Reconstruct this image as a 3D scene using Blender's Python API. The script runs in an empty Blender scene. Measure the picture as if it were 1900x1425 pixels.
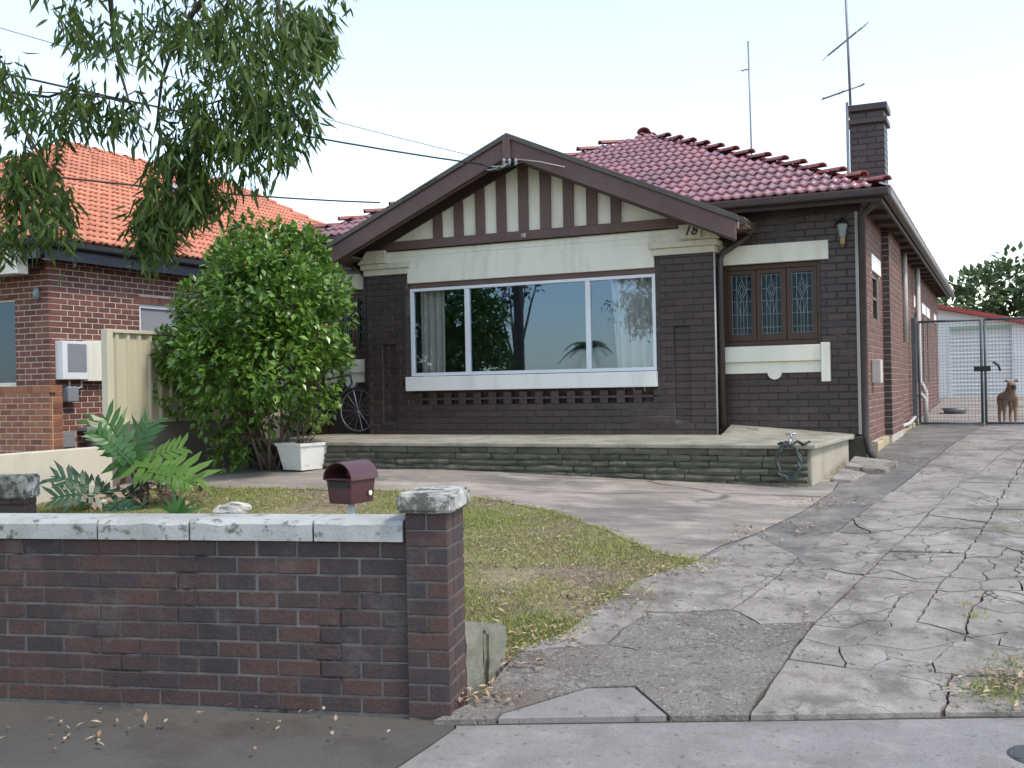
import bpy, bmesh, math, random
from math import radians as RAD, sin, cos, pi, sqrt, floor
from mathutils import Vector as V, Matrix, noise
random.seed(7)
C = bpy.context.scene
COL = C.collection

# ---------------------------------------------------------------- camera
CAMP = V((0, 0, 1.6))
YAW, PIT, ROL, FPX = RAD(-24.687), RAD(.122), RAD(1.113), 1984.7
FW = V((sin(YAW)*cos(PIT), cos(YAW)*cos(PIT), sin(PIT)))
_r = V((cos(YAW), -sin(YAW), 0)); _d = FW.cross(_r)
RT = _r*cos(ROL) + _d*sin(ROL)
DN = -_r*sin(ROL) + _d*cos(ROL)
cam = bpy.data.objects.new('camera', bpy.data.cameras.new('camera'))
COL.objects.link(cam); C.camera = cam
m = Matrix((RT, -DN, -FW)).transposed().to_4x4(); m.translation = CAMP
cam.matrix_world = m
cam.data.sensor_width = 36; cam.data.lens = 36*FPX/1900; cam.data.clip_end = 600; cam.data.clip_start = .05

# ---------------------------------------------------------------- light
SUN = V((.80, -.13, 1.15)).normalized()
w = bpy.data.worlds.new("World"); C.world = w; w.use_nodes = True
nt = w.node_tree; bg = nt.nodes['Background']
sk = nt.nodes.new('ShaderNodeTexSky'); sk.sky_type = 'NISHITA'; sk.sun_disc = False
sk.sun_elevation = math.asin(SUN.z); sk.sun_rotation = math.atan2(SUN.x, SUN.y)
sk.air_density = 1.3; sk.dust_density = .4; sk.ozone_density = 2.5
veil = nt.nodes.new('ShaderNodeMix'); veil.data_type = 'RGBA'; veil.inputs[0].default_value = .25      # thin even high cloud
nt.links.new(sk.outputs[0], veil.inputs[6]); veil.inputs[7].default_value = (4.3, 3.75, 3.05, 1)
nt.links.new(veil.outputs[2], bg.inputs[0]); bg.inputs[1].default_value = .15
sl = bpy.data.lights.new('sun', 'SUN'); sl.energy = 1.5; sl.angle = RAD(11); sl.color = (1, .90, .77)
so = bpy.data.objects.new('sun', sl); COL.objects.link(so)
so.rotation_euler = SUN.to_track_quat('Z', 'Y').to_euler()
C.view_settings.view_transform = 'Standard'; C.view_settings.look = 'None'
C.view_settings.gamma = 1; C.view_settings.use_curve_mapping = False
C.view_settings.exposure = 1.22

# ---------------------------------------------------------------- measuring helpers (photo pixel -> place)
def ray(px, py): return FW + RT*((px-950)/FPX) + DN*((py-712.5)/FPX)
def PY(px, py, y): v = ray(px, py); return CAMP + v*(y/v.y)
def PX(px, py, x): v = ray(px, py); return CAMP + v*(x/v.x)
def PD(px, py, d): return CAMP + ray(px, py)*d
def proj(p):
    q = p - CAMP; d = q.dot(FW)
    if d < .1: return None
    return (q.dot(RT)/d*FPX+950, q.dot(DN)/d*FPX+712.5, d)
SX, SY = -1.11, 5.06
HS = [(-1e3,0),(0,0),(1,.13),(2,.265),(2.66,.32),(4.5,.43),(6.2,.52),(7.5,.62),(8.7,.68),(10,.70),(15,.75),(26,1.04),(60,1.3),(1e3,1.5)]
def street(x, y): return (x-SX)*-.403 + (y-SY)*.915
OF0 = CAMP + ray(763, 1333)*(-1.6/ray(763, 1333).z)
def H(x, y):
    s = street(x, y)
    if x < -2.35:      # level footpath up to the front wall, raised lawn behind it
        dw = -((x-OF0.x)*.236 - (y-OF0.y)*.972) - .03
        s = min(s, max(0, dw)*3.2)
    for (a, za), (b, zb) in zip(HS, HS[1:]):
        if s <= b:
            z = za + (zb-za)*(s-a)/(b-a); break
    if s > 0: z -= min(1, s/4)*.032*max(0, min(8, -x-6))
    return z
def G(px, py):
    v = ray(px, py); t = 2.
    while t < 90:
        p = CAMP + v*t
        if p.z < H(p.x, p.y): break
        t += .02
    return V((p.x, p.y, H(p.x, p.y)))

# ---------------------------------------------------------------- materials
MATS = {}
def mat(name, c1, c2=None, scale=4., rough=.7, bump=0., bscale=60., rand=0., spec=.4, metal=0., stain=None, grain=0., coat=0., det=5, vscale=(1,1,1), rough2=None, sss=0, hair=0, coat_ior=1.5):
    m = bpy.data.materials.new(name); MATS[name] = m; m.use_nodes = True
    nt = m.node_tree; N = nt.nodes; L = nt.links.new; P = N['Principled BSDF']
    P.inputs['Roughness'].default_value = rough; P.inputs['Metallic'].default_value = metal
    P.inputs['Specular IOR Level'].default_value = spec
    if coat: P.inputs['Coat Weight'].default_value = coat; P.inputs['Coat Roughness'].default_value = .12; P.inputs['Coat IOR'].default_value = coat_ior
    if c2 is None: c2 = tuple(x*.82 for x in c1)
    geo = N.new('ShaderNodeNewGeometry')
    mp = N.new('ShaderNodeMapping'); mp.inputs['Scale'].default_value = vscale
    L(geo.outputs['Position'], mp.inputs[0]); pos = mp.outputs[0]
    def nz(s, d=det, r=.6):
        n = N.new('ShaderNodeTexNoise'); n.inputs['Scale'].default_value = s; n.inputs['Detail'].default_value = d
        n.inputs['Roughness'].default_value = r; L(pos, n.inputs['Vector']); return n.outputs['Fac']
    def mth(op, a, b=None):
        n = N.new('ShaderNodeMath'); n.operation = op
        for i, x in enumerate((a, b)):
            if x is None: continue
            if isinstance(x, (int, float)): n.inputs[i].default_value = x
            else: L(x, n.inputs[i])
        return n.outputs[0]
    f = nz(scale)
    rp = N.new('ShaderNodeMapRange'); rp.inputs[1].default_value = .3; rp.inputs[2].default_value = .7; L(f, rp.inputs[0]); f = rp.outputs[0]
    if rand:
        oi = N.new('ShaderNodeObjectInfo')
        r = mth('FRACT', mth('ADD', oi.outputs['Random'], geo.outputs['Random Per Island']))
        f = mth('ADD', mth('MULTIPLY', f, 1-rand), mth('MULTIPLY', r, rand))
    mx = N.new('ShaderNodeMix'); mx.data_type = 'RGBA'
    mx.inputs[6].default_value = (*c1, 1); mx.inputs[7].default_value = (*c2, 1); L(f, mx.inputs[0]); col = mx.outputs[2]
    if stain:      # (colour, scale, lo, hi, amount)
        for (sc, ss, lo, hi, am) in (stain if isinstance(stain, list) else [stain]):
            r2 = N.new('ShaderNodeMapRange'); r2.inputs[1].default_value = lo; r2.inputs[2].default_value = hi; r2.inputs[4].default_value = am
            L(nz(ss, 8, .65), r2.inputs[0])
            m2 = N.new('ShaderNodeMix'); m2.data_type = 'RGBA'; L(r2.outputs[0], m2.inputs[0]); L(col, m2.inputs[6]); m2.inputs[7].default_value = (*sc, 1)
            col = m2.outputs[2]
    if grain:
        m3 = N.new('ShaderNodeMix'); m3.data_type = 'RGBA'; m3.blend_type = 'MULTIPLY'; m3.inputs[0].default_value = 1
        g = N.new('ShaderNodeMapRange'); g.inputs[1].default_value = .25; g.inputs[2].default_value = .75; g.inputs[3].default_value = 1-grain; g.inputs[4].default_value = 1+grain
        L(nz(110, 3, .8), g.inputs[0]); L(col, m3.inputs[6]); L(g.outputs[0], m3.inputs[7]); col = m3.outputs[2]
    if hair:      # fine surface crazing
        vo = N.new('ShaderNodeTexVoronoi'); vo.feature = 'DISTANCE_TO_EDGE'; vo.inputs['Scale'].default_value = hair
        wn = N.new('ShaderNodeTexNoise'); wn.inputs['Scale'].default_value = hair*2.2; wn.inputs['Detail'].default_value = 5; L(pos, wn.inputs['Vector'])
        wm = N.new('ShaderNodeMix'); wm.data_type = 'VECTOR'; wm.inputs[0].default_value = .16; L(pos, wm.inputs[4]); L(wn.outputs['Color'], wm.inputs[5]); L(wm.outputs[1], vo.inputs['Vector'])
        hr = N.new('ShaderNodeMapRange'); hr.inputs[1].default_value = .004; hr.inputs[2].default_value = .016; hr.inputs[3].default_value = 1; hr.inputs[4].default_value = 0; L(vo.outputs['Distance'], hr.inputs[0])
        hm = N.new('ShaderNodeMapRange'); hm.inputs[1].default_value = .46; hm.inputs[2].default_value = .6; L(nz(.8), hm.inputs[0])
        h3 = N.new('ShaderNodeMix'); h3.data_type = 'RGBA'; L(mth('MULTIPLY', mth('MULTIPLY', hr.outputs[0], hm.outputs[0]), .85), h3.inputs[0]); L(col, h3.inputs[6]); h3.inputs[7].default_value = (.045,.038,.032,1); col = h3.outputs[2]
    L(col, P.inputs['Base Color'])
    if rough2 is not None:
        rr = N.new('ShaderNodeMapRange'); rr.inputs[3].default_value = rough; rr.inputs[4].default_value = rough2; L(nz(3), rr.inputs[0]); L(rr.outputs[0], P.inputs['Roughness'])
    if bump:
        b = N.new('ShaderNodeBump'); b.inputs['Strength'].default_value = bump; b.inputs['Distance'].default_value = .01
        L(nz(bscale, 6), b.inputs['Height']); L(b.outputs[0], P.inputs['Normal'])
    if sss:
        P.inputs['Transmission Weight'].default_value = 0
        tr = N.new('ShaderNodeBsdfTranslucent'); L(col, tr.inputs[0]); ms = N.new('ShaderNodeMixShader'); ms.inputs[0].default_value = sss
        L(P.outputs[0], ms.inputs[1]); L(tr.outputs[0], ms.inputs[2]); L(ms.outputs[0], N['Material Output'].inputs[0])
    return m

mat('brick_dark', (.036,.026,.027), (.068,.043,.041), 6, .42, .25, 50, .75, .5, stain=((.10,.095,.09), 1.3, .56, .8, .45))
mat('mortar_dark', (.075,.065,.06), (.045,.04,.038), 5, .9, .3, stain=((.2,.19,.175), 1.5, .55, .7, .8))
mat('brick_side', (.205,.10,.08), (.12,.065,.055), 8, .75, .3, 50, .7, .3)
mat('mortar_side', (.50,.45,.40), (.40,.35,.31), 6, .9, .3)
mat('brick_fence', (.036,.034,.04), (.095,.05,.04), 13, .65, .4, 45, .6, .4, stain=[((.15,.145,.135), 2.6, .56, .75, .55), ((.025,.024,.024), 1.6, .52, .7, .6), ((.05,.06,.032), 1.1, .62, .8, .5)], grain=.45)
mat('mortar_fence', (.20,.19,.178), (.10,.095,.09), 6, .95, .4, stain=((.03,.028,.025), 2.4, .55, .62, .95))
mat('brick_neighbour', (.105,.046,.038), (.20,.085,.062), 6, .7, .25, 45, .8, .3)
mat('mortar_neighbour', (.60,.52,.44), None, 6, .9, .3)
mat('brick_orange', (.17,.068,.045), (.34,.15,.08), 6, .7, .25, 45, .85, .3)
mat('cream', (.76,.735,.63), (.70,.68,.57), 1.5, .5, .05, 30, 0, .4, stain=((.42,.39,.31), 2, .5, .72, .45), vscale=(2.5,2.5,.5))
mat('cream_old', (.62,.58,.46), (.52,.49,.39), 2.5, .6, .1, 30, 0, .3, stain=((.27,.24,.18), 4, .52, .7, .5), vscale=(2,2,.6))
mat('white', (.80,.80,.77), (.74,.74,.71), 2, .5, 0, 30, 0, .4, stain=((.45,.43,.38), 2, .52, .75, .4), vscale=(2.5,2.5,.5))
mat('alu_white', (.72,.74,.76), (.66,.68,.70), 2, .35, 0, 30, 0, .5)
mat('brown_paint', (.105,.062,.056), (.14,.085,.076), 3, .5, .1, 40, 0, .4, stain=((.17,.13,.11), 4, .6, .75, .4), vscale=(1,1,1))
mat('brown_dark', (.05,.034,.031), (.035,.025,.024), 3, .55, .1, 40)
mat('brown_wood', (.070,.036,.023), (.05,.027,.018), 6, .4, .1, 40, 0, .4)
mat('soffit', (.12,.085,.06), (.08,.058,.045), 5, .7, .1)
mat('gutter_brown', (.10,.09,.075), (.07,.062,.055), 3, .4)
mat('pipe_dark', (.045,.036,.033), (.07,.055,.05), 6, .45)
mat('pipe_grey', (.50,.48,.45), (.42,.40,.38), 5, .6)
mat('tile_red', (.33,.10,.10), (.15,.04,.043), 3, .3, .03, 30, .6, .6, coat=1., coat_ior=2.1, stain=[((.09,.035,.035), 1.3, .48, .68, .6), ((.30,.16,.14), 4, .55, .7, .5)])
mat('ridge_red', (.30,.085,.07), (.20,.06,.05), 4, .5, .1, 30, .5)
mat('tile_orange', (.60,.24,.145), (.40,.145,.085), 3, .6, .1, 30, .65, .3, stain=[((.27,.12,.08), 1.1, .48, .68, .5), ((.62,.34,.24), 3, .52, .7, .5)])
mat('ridge_orange', (.50,.19,.11), (.38,.13,.08), 3, .65, .1, 30, .5)
mat('blue_trim', (.018,.03,.048), (.028,.048,.07), 3, .3, 0, 30, 0, .5)
mat('concrete', (.29,.265,.235), (.175,.162,.147), 1.6, .88, .35, 70, .25, .3, stain=[((.10,.09,.08), 1.9, .47, .62, .75), ((.37,.345,.31), 3.2, .5, .64, .6), ((.13,.105,.08), 6, .54, .66, .5), ((.05,.045,.04), 15, .61, .66, .75)], grain=.4, hair=2.6)
mat('concrete_rough', (.20,.185,.165), (.125,.116,.105), 1.6, .92, .9, 55, .2, .2, stain=[((.115,.09,.07), 1.5, .48, .66, .7), ((.30,.28,.25), 5, .54, .68, .5), ((.055,.05,.045), 32, .56, .62, .75), ((.36,.34,.31), 38, .58, .63, .6)], grain=.55)
mat('concrete_smooth', (.235,.225,.212), (.19,.182,.172), 1.5, .85, .15, 70, .2, .3, stain=[((.135,.127,.117), 2.2, .47, .66, .65), ((.30,.285,.265), 5, .52, .68, .5), ((.06,.055,.05), 22, .6, .66, .6)], grain=.28)
mat('concrete_brown', (.31,.27,.23), (.215,.192,.168), 1.0, .87, .2, 60, 0, .3, stain=[((.12,.112,.104), 1.2, .46, .62, .8), ((.40,.355,.305), 2.6, .49, .64, .7), ((.15,.115,.085), 5, .55, .68, .55)], grain=.25, vscale=(.45,1.15,1), hair=.9)
mat('asphalt', (.115,.11,.104), (.165,.155,.143), 1.2, .9, .4, 60, 0, .25, stain=[((.25,.225,.195), 1.5, .49, .64, .75), ((.07,.065,.06), 4, .52, .66, .6)], grain=.4)
mat('footpath_dark_shaded', (.105,.098,.086), (.07,.065,.058), 1., .9, .4, 60, .1, .25, stain=[((.042,.036,.03), 1.6, .5, .7, .7), ((.15,.14,.125), 7, .6, .75, .4)], grain=.28)  # dirty asphalt, base colour darkened further to carry the tree's shade
mat('dirt', (.085,.06,.045), (.15,.11,.085), 4, .95, .6, 40, stain=((.22,.17,.13), 9, .6, .7, .6), grain=.4)
mat('crack_dirt', (.05,.042,.034), (.07,.058,.04), 6, .95, .3)
mat('soil_lawn', (.17,.135,.095), (.115,.085,.062), 3, .95, .6, 40, stain=[((.25,.23,.11), 1.3, .45, .62, .7), ((.34,.28,.2), 14, .56, .64, .7)], grain=.5)
mat('grass', (.185,.25,.05), (.43,.40,.18), .9, .7, 0, 30, .45, .2, sss=.25)
mat('straw', (.38,.32,.20), (.21,.16,.10), 2, .8, 0, 30, .8, .2)
mat('litter', (.42,.33,.22), (.22,.13,.075), 3, .7, 0, 30, .95, .3)
mat('coping', (.45,.46,.44), (.33,.335,.315), 3, .8, .3, 50, .15, .3, stain=[((.2,.2,.175), 1.7, .5, .72, .6), ((.075,.07,.06), 13, .55, .64, .8)], grain=.12)
mat('coping_mossy', (.50,.50,.46), (.38,.375,.34), 4, .85, .4, 50, 0, .3, stain=[((.17,.17,.12), 2.5, .46, .62, .7), ((.06,.057,.048), 10, .46, .56, .85)], grain=.3)
mat('moss_stone', (.155,.15,.115), (.07,.072,.055), 3, .9, .8, 30, .6, .2, stain=[((.085,.095,.05), 2, .55, .75, .6), ((.28,.27,.23), 7, .66, .72, .6)], grain=.35)
mat('terrace_top', (.36,.335,.27), (.27,.25,.205), 1.6, .88, .2, 50, 0, .3, stain=[((.15,.15,.11), 2.2, .47, .64, .75), ((.09,.095,.06), 6, .54, .66, .6)], grain=.25)
mat('terrace_end', (.42,.38,.30), (.30,.27,.22), 3, .9, .3, 40, 0, .25, stain=((.12,.12,.07), 3, .55, .7, .6), vscale=(1,1,.35))
mat('sandstone', (.50,.40,.25), (.32,.27,.17), 5, .9, .5, 40, .3, .2, stain=((.14,.15,.07), 4, .55, .7, .7))
mat('kerb_stone', (.25,.235,.20), (.15,.15,.115), 4, .9, .6, 30, 0, .2, stain=[((.09,.105,.045), 3, .5, .65, .6), ((.23,.11,.07), 5, .62, .7, .7)], grain=.25)
mat('render_cream', (.60,.55,.45), (.54,.49,.40), 1, .85, .08, 50, 0, .2, stain=((.33,.29,.235), .9, .56, .8, .6))
mat('render_brown', (.20,.175,.155), (.15,.13,.115), 1.2, .85, .08, 50, 0, .2, stain=((.09,.085,.07), 1.4, .55, .75, .5))
mat('fence_cream', (.56,.52,.38), (.50,.465,.34), 1, .4, 0, 50, 0, .4, stain=((.4,.36,.26), 2, .6, .8, .3))
mat('post_cream', (.60,.565,.43), None, 1, .4)
mat('leaf_bush', (.032,.10,.014), (.20,.34,.05), 1.3, .3, 0, 30, .6, .6, sss=.28)
mat('leaf_gum', (.018,.042,.018), (.12,.19,.03), 1.3, .5, 0, 30, .65, .3, sss=.28)
mat('leaf_far', (.06,.11,.05), (.15,.2,.09), .5, .6, 0, 30, .7, .3, sss=.2)
mat('leaf_philo', (.028,.10,.022), (.065,.17,.03), 3, .35, 0, 30, .3, .5, sss=.25)
mat('leaf_philo_yellow', (.06,.17,.025), (.13,.22,.035), 3, .4, 0, 30, .3, .4, sss=.3)
mat('leaf_philo_dark', (.018,.06,.024), (.035,.085,.03), 3, .35, 0, 30, .3, .5, sss=.15)
mat('leaf_dry', (.2,.11,.08), (.33,.22,.15), 4, .8, 0, 30, .8)
mat('bark', (.20,.15,.11), (.11,.08,.06), 8, .9, .6, 30)
mat('bark_dark', (.05,.04,.035), (.085,.07,.06), 8, .9, .5, 30)
mat('bark_gum', (.23,.2,.17), (.14,.12,.10), 4, .85, .4, 20)
mat('mailbox', (.085,.03,.034), (.065,.022,.026), 5, .38, .05, 40, 0, .5, stain=((.15,.09,.09), 6, .6, .75, .4))
mat('black', (.012,.012,.013), (.02,.02,.02), 4, .5)
mat('wire_black', (.02,.02,.022), None, 4, .5)
mat('wire_light', (.45,.44,.42), None, 4, .5)
mat('metal_grey', (.25,.26,.28), (.18,.19,.2), 5, .45, 0, 30, 0, .5, metal=.5)
mat('steel', (.4,.41,.43), (.3,.31,.33), 5, .35, 0, 30, 0, .5, metal=.8)
mat('cover_iron', (.06,.062,.066), (.04,.04,.043), 5, .6)
mat('gate_metal', (.10,.115,.125), (.07,.08,.09), 4, .5, 0, 30, 0, .4)
mat('meter_grey', (.25,.26,.28), (.22,.23,.25), 2, .35)
mat('garage_white', (.80,.80,.78), (.74,.74,.72), 2, .6, 0, 30, 0, .3)
mat('roof_sheet_red', (.38,.06,.05), (.28,.045,.04), 2, .5)
mat('garage_green', (.35,.52,.42), None, 2, .6)
mat('curtain', (.80,.78,.70), (.72,.70,.62), 2, .9, 0, 30, 0, .1, sss=.35)
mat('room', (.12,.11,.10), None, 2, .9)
mat('lead', (.26,.30,.30), (.16,.19,.19), 6, .5)
mat('planter', (.78,.77,.74), (.68,.67,.63), 5, .7, .3, 30, 0, .3, stain=((.22,.22,.16), 7, .6, .72, .6))
mat('tub_red', (.10,.025,.024), (.07,.02,.02), 3, .5)
mat('hose', (.045,.065,.055), (.07,.085,.075), 4, .5)
mat('brass', (.30,.22,.10), (.2,.15,.07), 4, .4, 0, 30, 0, .5, metal=.7)
mat('lamp_glass', (.30,.32,.32), (.2,.22,.22), 4, .15, 0, 30, 0, .6)
mat('dog_fur', (.31,.205,.14), (.21,.13,.09), 6, .85, .4, 90, 0, .2, stain=((.36,.26,.19), 5, .5, .66, .5), grain=.3)
mat('dog_dark_fur', (.09,.055,.04), (.06,.04,.03), 9, .8)
mat('dog_dark', (.02,.014,.012), None, 5, .5)
mat('white_rock', (.52,.50,.46), (.34,.33,.30), 5, .8, .5, 30)
mat('timber_paling', (.20,.10,.06), (.13,.07,.045), 4, .85, .3, 40, .5, .2, vscale=(1,1,.2))
mat('pole_wood', (.16,.12,.095), (.10,.08,.065), 3, .9, .3, 30)
mat('ground_far', (.13,.13,.07), (.10,.085,.06), .3, .95, 0, 30)
mat('road_mat', (.06,.058,.056), (.075,.072,.07), 1, .9, .2, 60)

def glass(name, tint, refl, trans):
    m = bpy.data.materials.new(name); MATS[name] = m; m.use_nodes = True
    nt = m.node_tree; N = nt.nodes; L = nt.links.new; N.remove(N['Principled BSDF'])
    g = N.new('ShaderNodeBsdfGlossy'); g.inputs['Roughness'].default_value = .015; g.inputs['Color'].default_value = (.44,.66,1,1)
    if trans:
        t = N.new('ShaderNodeBsdfTransparent'); t.inputs[0].default_value = (*tint, 1)
    else:
        t = N.new('ShaderNodeBsdfDiffuse'); t.inputs[0].default_value = (*tint, 1)
    lw = N.new('ShaderNodeLayerWeight'); lw.inputs[0].default_value = .5
    pw = N.new('ShaderNodeMath'); pw.operation = 'POWER'; L(lw.outputs['Facing'], pw.inputs[0]); pw.inputs[1].default_value = 4
    mr = N.new('ShaderNodeMapRange'); L(pw.outputs[0], mr.inputs[0]); mr.inputs[3].default_value = refl; mr.inputs[4].default_value = 1
    x = N.new('ShaderNodeMixShader'); L(mr.outputs[0], x.inputs[0]); L(t.outputs[0], x.inputs[1]); L(g.outputs[0], x.inputs[2])
    L(x.outputs[0], N['Material Output'].inputs[0]); return m
glass('window_glass', (.90,.91,.92), .115, True)
glass('lead_glass', (.010,.014,.014), .022, False)
glass('dark_glass', (.015,.02,.028), .08, False)

# ---------------------------------------------------------------- mesh helpers
class MB:
    def __init__(s): s.v = []; s.f = []; s.mi = []; s.cur = 0
    def add(s, vs, fs):
        b = len(s.v); s.v += [tuple(p) for p in vs]; s.f += [tuple(i+b for i in f) for f in fs]; s.mi += [s.cur]*len(fs)
    def box(s, x0, x1, y0, y1, z0, z1):
        s.add([(x0,y0,z0),(x1,y0,z0),(x1,y1,z0),(x0,y1,z0),(x0,y0,z1),(x1,y0,z1),(x1,y1,z1),(x0,y1,z1)],
              [(3,2,1,0),(4,5,6,7),(0,1,5,4),(1,2,6,5),(2,3,7,6),(3,0,4,7)])
    def obox(s, O, u, n, u0, u1, z0, z1, d0, d1):   # box on a wall: u along, z up, d depth behind the face (against normal n)
        Z = V((0,0,1)); P = lambda a, d, z: O + u*a - n*d + Z*z
        s.add([P(u0,d0,z0),P(u1,d0,z0),P(u1,d1,z0),P(u0,d1,z0),P(u0,d0,z1),P(u1,d0,z1),P(u1,d1,z1),P(u0,d1,z1)],
              [(3,2,1,0),(4,5,6,7),(0,1,5,4),(1,2,6,5),(2,3,7,6),(3,0,4,7)])
    def prism(s, poly, d):     # poly: list of Vectors (front, counter-clockwise seen from the front), d: offset vector to the back
        n = len(poly); vs = list(poly) + [p + d for p in poly]
        s.add(vs, [tuple(range(n)), tuple(range(2*n-1, n-1, -1))] + [((i+1) % n, i, n+i, n+(i+1) % n) for i in range(n)])
    def tube(s, pts, r, n=6, r2=None, cap=True):
        pts = [V(p) for p in pts]; k = len(pts); rings = []
        up = V((0,0,1)); prev = None
        for i, p in enumerate(pts):
            t = (pts[min(i+1,k-1)] - pts[max(i-1,0)]).normalized()
            a = prev if prev is not None else (up if abs(t.z) < .9 else V((1,0,0)))
            x = a - t*a.dot(t)
            if x.length < 1e-5: x = V((1,0,0)) - t*t.x
            x.normalize(); y = t.cross(x); prev = x
            rr = r if r2 is None else r + (r2-r)*i/max(1,k-1)
            rings.append([p + (x*cos(2*pi*j/n) + y*sin(2*pi*j/n))*rr for j in range(n)])
        vs = [q for R_ in rings for q in R_]; fs = []
        for i in range(k-1):
            for j in range(n): fs.append((i*n+j, i*n+(j+1) % n, (i+1)*n+(j+1) % n, (i+1)*n+j))
        if cap: fs += [tuple(range(n-1,-1,-1)), tuple(range((k-1)*n, k*n))]
        s.add(vs, fs)
    def lathe(s, c, prof, n=12, axis=None):
        M = Matrix.Identity(3) if axis is None else V((0,0,1)).rotation_difference(V(axis)).to_matrix()
        vs = []; fs = []; k = len(prof); c = V(c)
        for r, h in prof:
            for j in range(n): vs.append(c + M @ V((r*cos(2*pi*j/n), r*sin(2*pi*j/n), h)))
        for i in range(k-1):
            for j in range(n): fs.append((i*n+j, i*n+(j+1) % n, (i+1)*n+(j+1) % n, (i+1)*n+j))
        fs += [tuple(range(n-1,-1,-1)), tuple(range((k-1)*n, k*n))]
        s.add(vs, fs)
    def build(s, name, m, parent=None, smooth=False, bevel=0):
        me = bpy.data.meshes.new(name); me.from_pydata(s.v, [], s.f)
        for x in (m if isinstance(m, list) else [m]): me.materials.append(MATS[x])
        if isinstance(m, list): me.polygons.foreach_set('material_index', s.mi)
        if smooth: me.polygons.foreach_set('use_smooth', [True]*len(me.polygons))
        me.update()
        o = bpy.data.objects.new(name, me); COL.objects.link(o)
        if parent is not None: attach(o, parent)
        if bevel:
            b = o.modifiers.new('bevel', 'BEVEL'); b.width = bevel; b.segments = 2; b.limit_method = 'ANGLE'
        return o
def attach(o, parent):
    o.parent = parent
    mw = Matrix.Identity(4); p = parent; chain = []
    while p: chain.append(p); p = p.parent
    for p in reversed(chain): mw = mw @ p.matrix_parent_inverse @ p.matrix_basis
    o.matrix_parent_inverse = mw.inverted()
def tag(o, label=None, cat=None, group=None, kind=None):
    if label: o['label'] = label
    if cat: o['category'] = cat
    if group: o['group'] = group
    if kind: o['kind'] = kind
    return o
def thing(name, label, cat, loc=(0,0,0), group=None):
    o = bpy.data.objects.new(name, None); COL.objects.link(o); o.location = loc; o.empty_display_size = .2
    return tag(o, label, cat, group)
def struct(name, mb, m, parent=None, smooth=False):
    o = mb.build(name, m, parent, smooth); o['kind'] = 'structure'; return o
def smooth_by_angle(o, a=35):
    me = o.data; bm = bmesh.new(); bm.from_mesh(me)
    for f in bm.faces: f.smooth = True
    for e in bm.edges:
        if len(e.link_faces) == 2 and e.calc_face_angle(0) > RAD(a): e.smooth = False
    bm.to_mesh(me); bm.free()

# ---- bricks: a store of placed pieces; the largest in the photograph become objects, the rest one joined part
Zu = V((0,0,1))
_bm = {}
def brick_mesh(L, Hh, D, m):
    key = (round(L,2), round(Hh,3), round(D,3), m)
    if key not in _bm:
        L, Hh, D = key[:3]; c = min(.004, Hh*.1); a, b = L/2, Hh/2
        vs = [(-a+c,0,-b+c),(a-c,0,-b+c),(a-c,0,b-c),(-a+c,0,b-c),(-a,c,-b),(a,c,-b),(a,c,b),(-a,c,b),(-a,D,-b),(a,D,-b),(a,D,b),(-a,D,b)]
        fs = [(0,1,2,3)] + [(i+4,(i+1)%4+4,(i+1)%4,i) for i in range(4)] + [(i+8,(i+1)%4+8,(i+1)%4+4,i+4) for i in range(4)]
        me = bpy.data.meshes.new('brick'); me.from_pydata(vs, [], fs); me.materials.append(MATS[m]); _bm[key] = me
    return _bm[key]
class Pieces:
    def __init__(s): s.items = []
    def put(s, me, M, corners): s.items.append((me, M, corners))
    def finish(s, name, stuffname, parent, limit=300, hide=None, parentpart=None):
        def area(c):
            q = [proj(p) for p in c]
            if any(x is None for x in q): return 0
            cx = sum(x[0] for x in q)/4; cy = sum(x[1] for x in q)/4
            if not (-20 < cx < 1920 and -20 < cy < 1445): return 0
            a = 0
            for i in range(4): a += q[i][0]*q[(i+1)%4][1] - q[(i+1)%4][0]*q[i][1]
            a = -a/2      # facing the camera gives a positive area
            if hide and hide(cx, cy): a *= .02
            return max(a, 0)
        it = sorted(s.items, key=lambda i: -area(i[2]))
        for me, M, c in it[:limit]:
            o = bpy.data.objects.new(name, me); COL.objects.link(o); o.matrix_world = M; attach(o, parent)
        rest = it[limit:]
        if rest:
            mb = MB(); names = []
            for me, M, c in rest:
                nm = me.materials[0].name
                if nm not in names: names.append(nm)
                mb.cur = names.index(nm)
                mb.add([M @ v.co for v in me.vertices], [tuple(p.vertices) for p in me.polygons])
            o = mb.build(stuffname, names, parent); o['kind'] = 'stuff'
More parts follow.
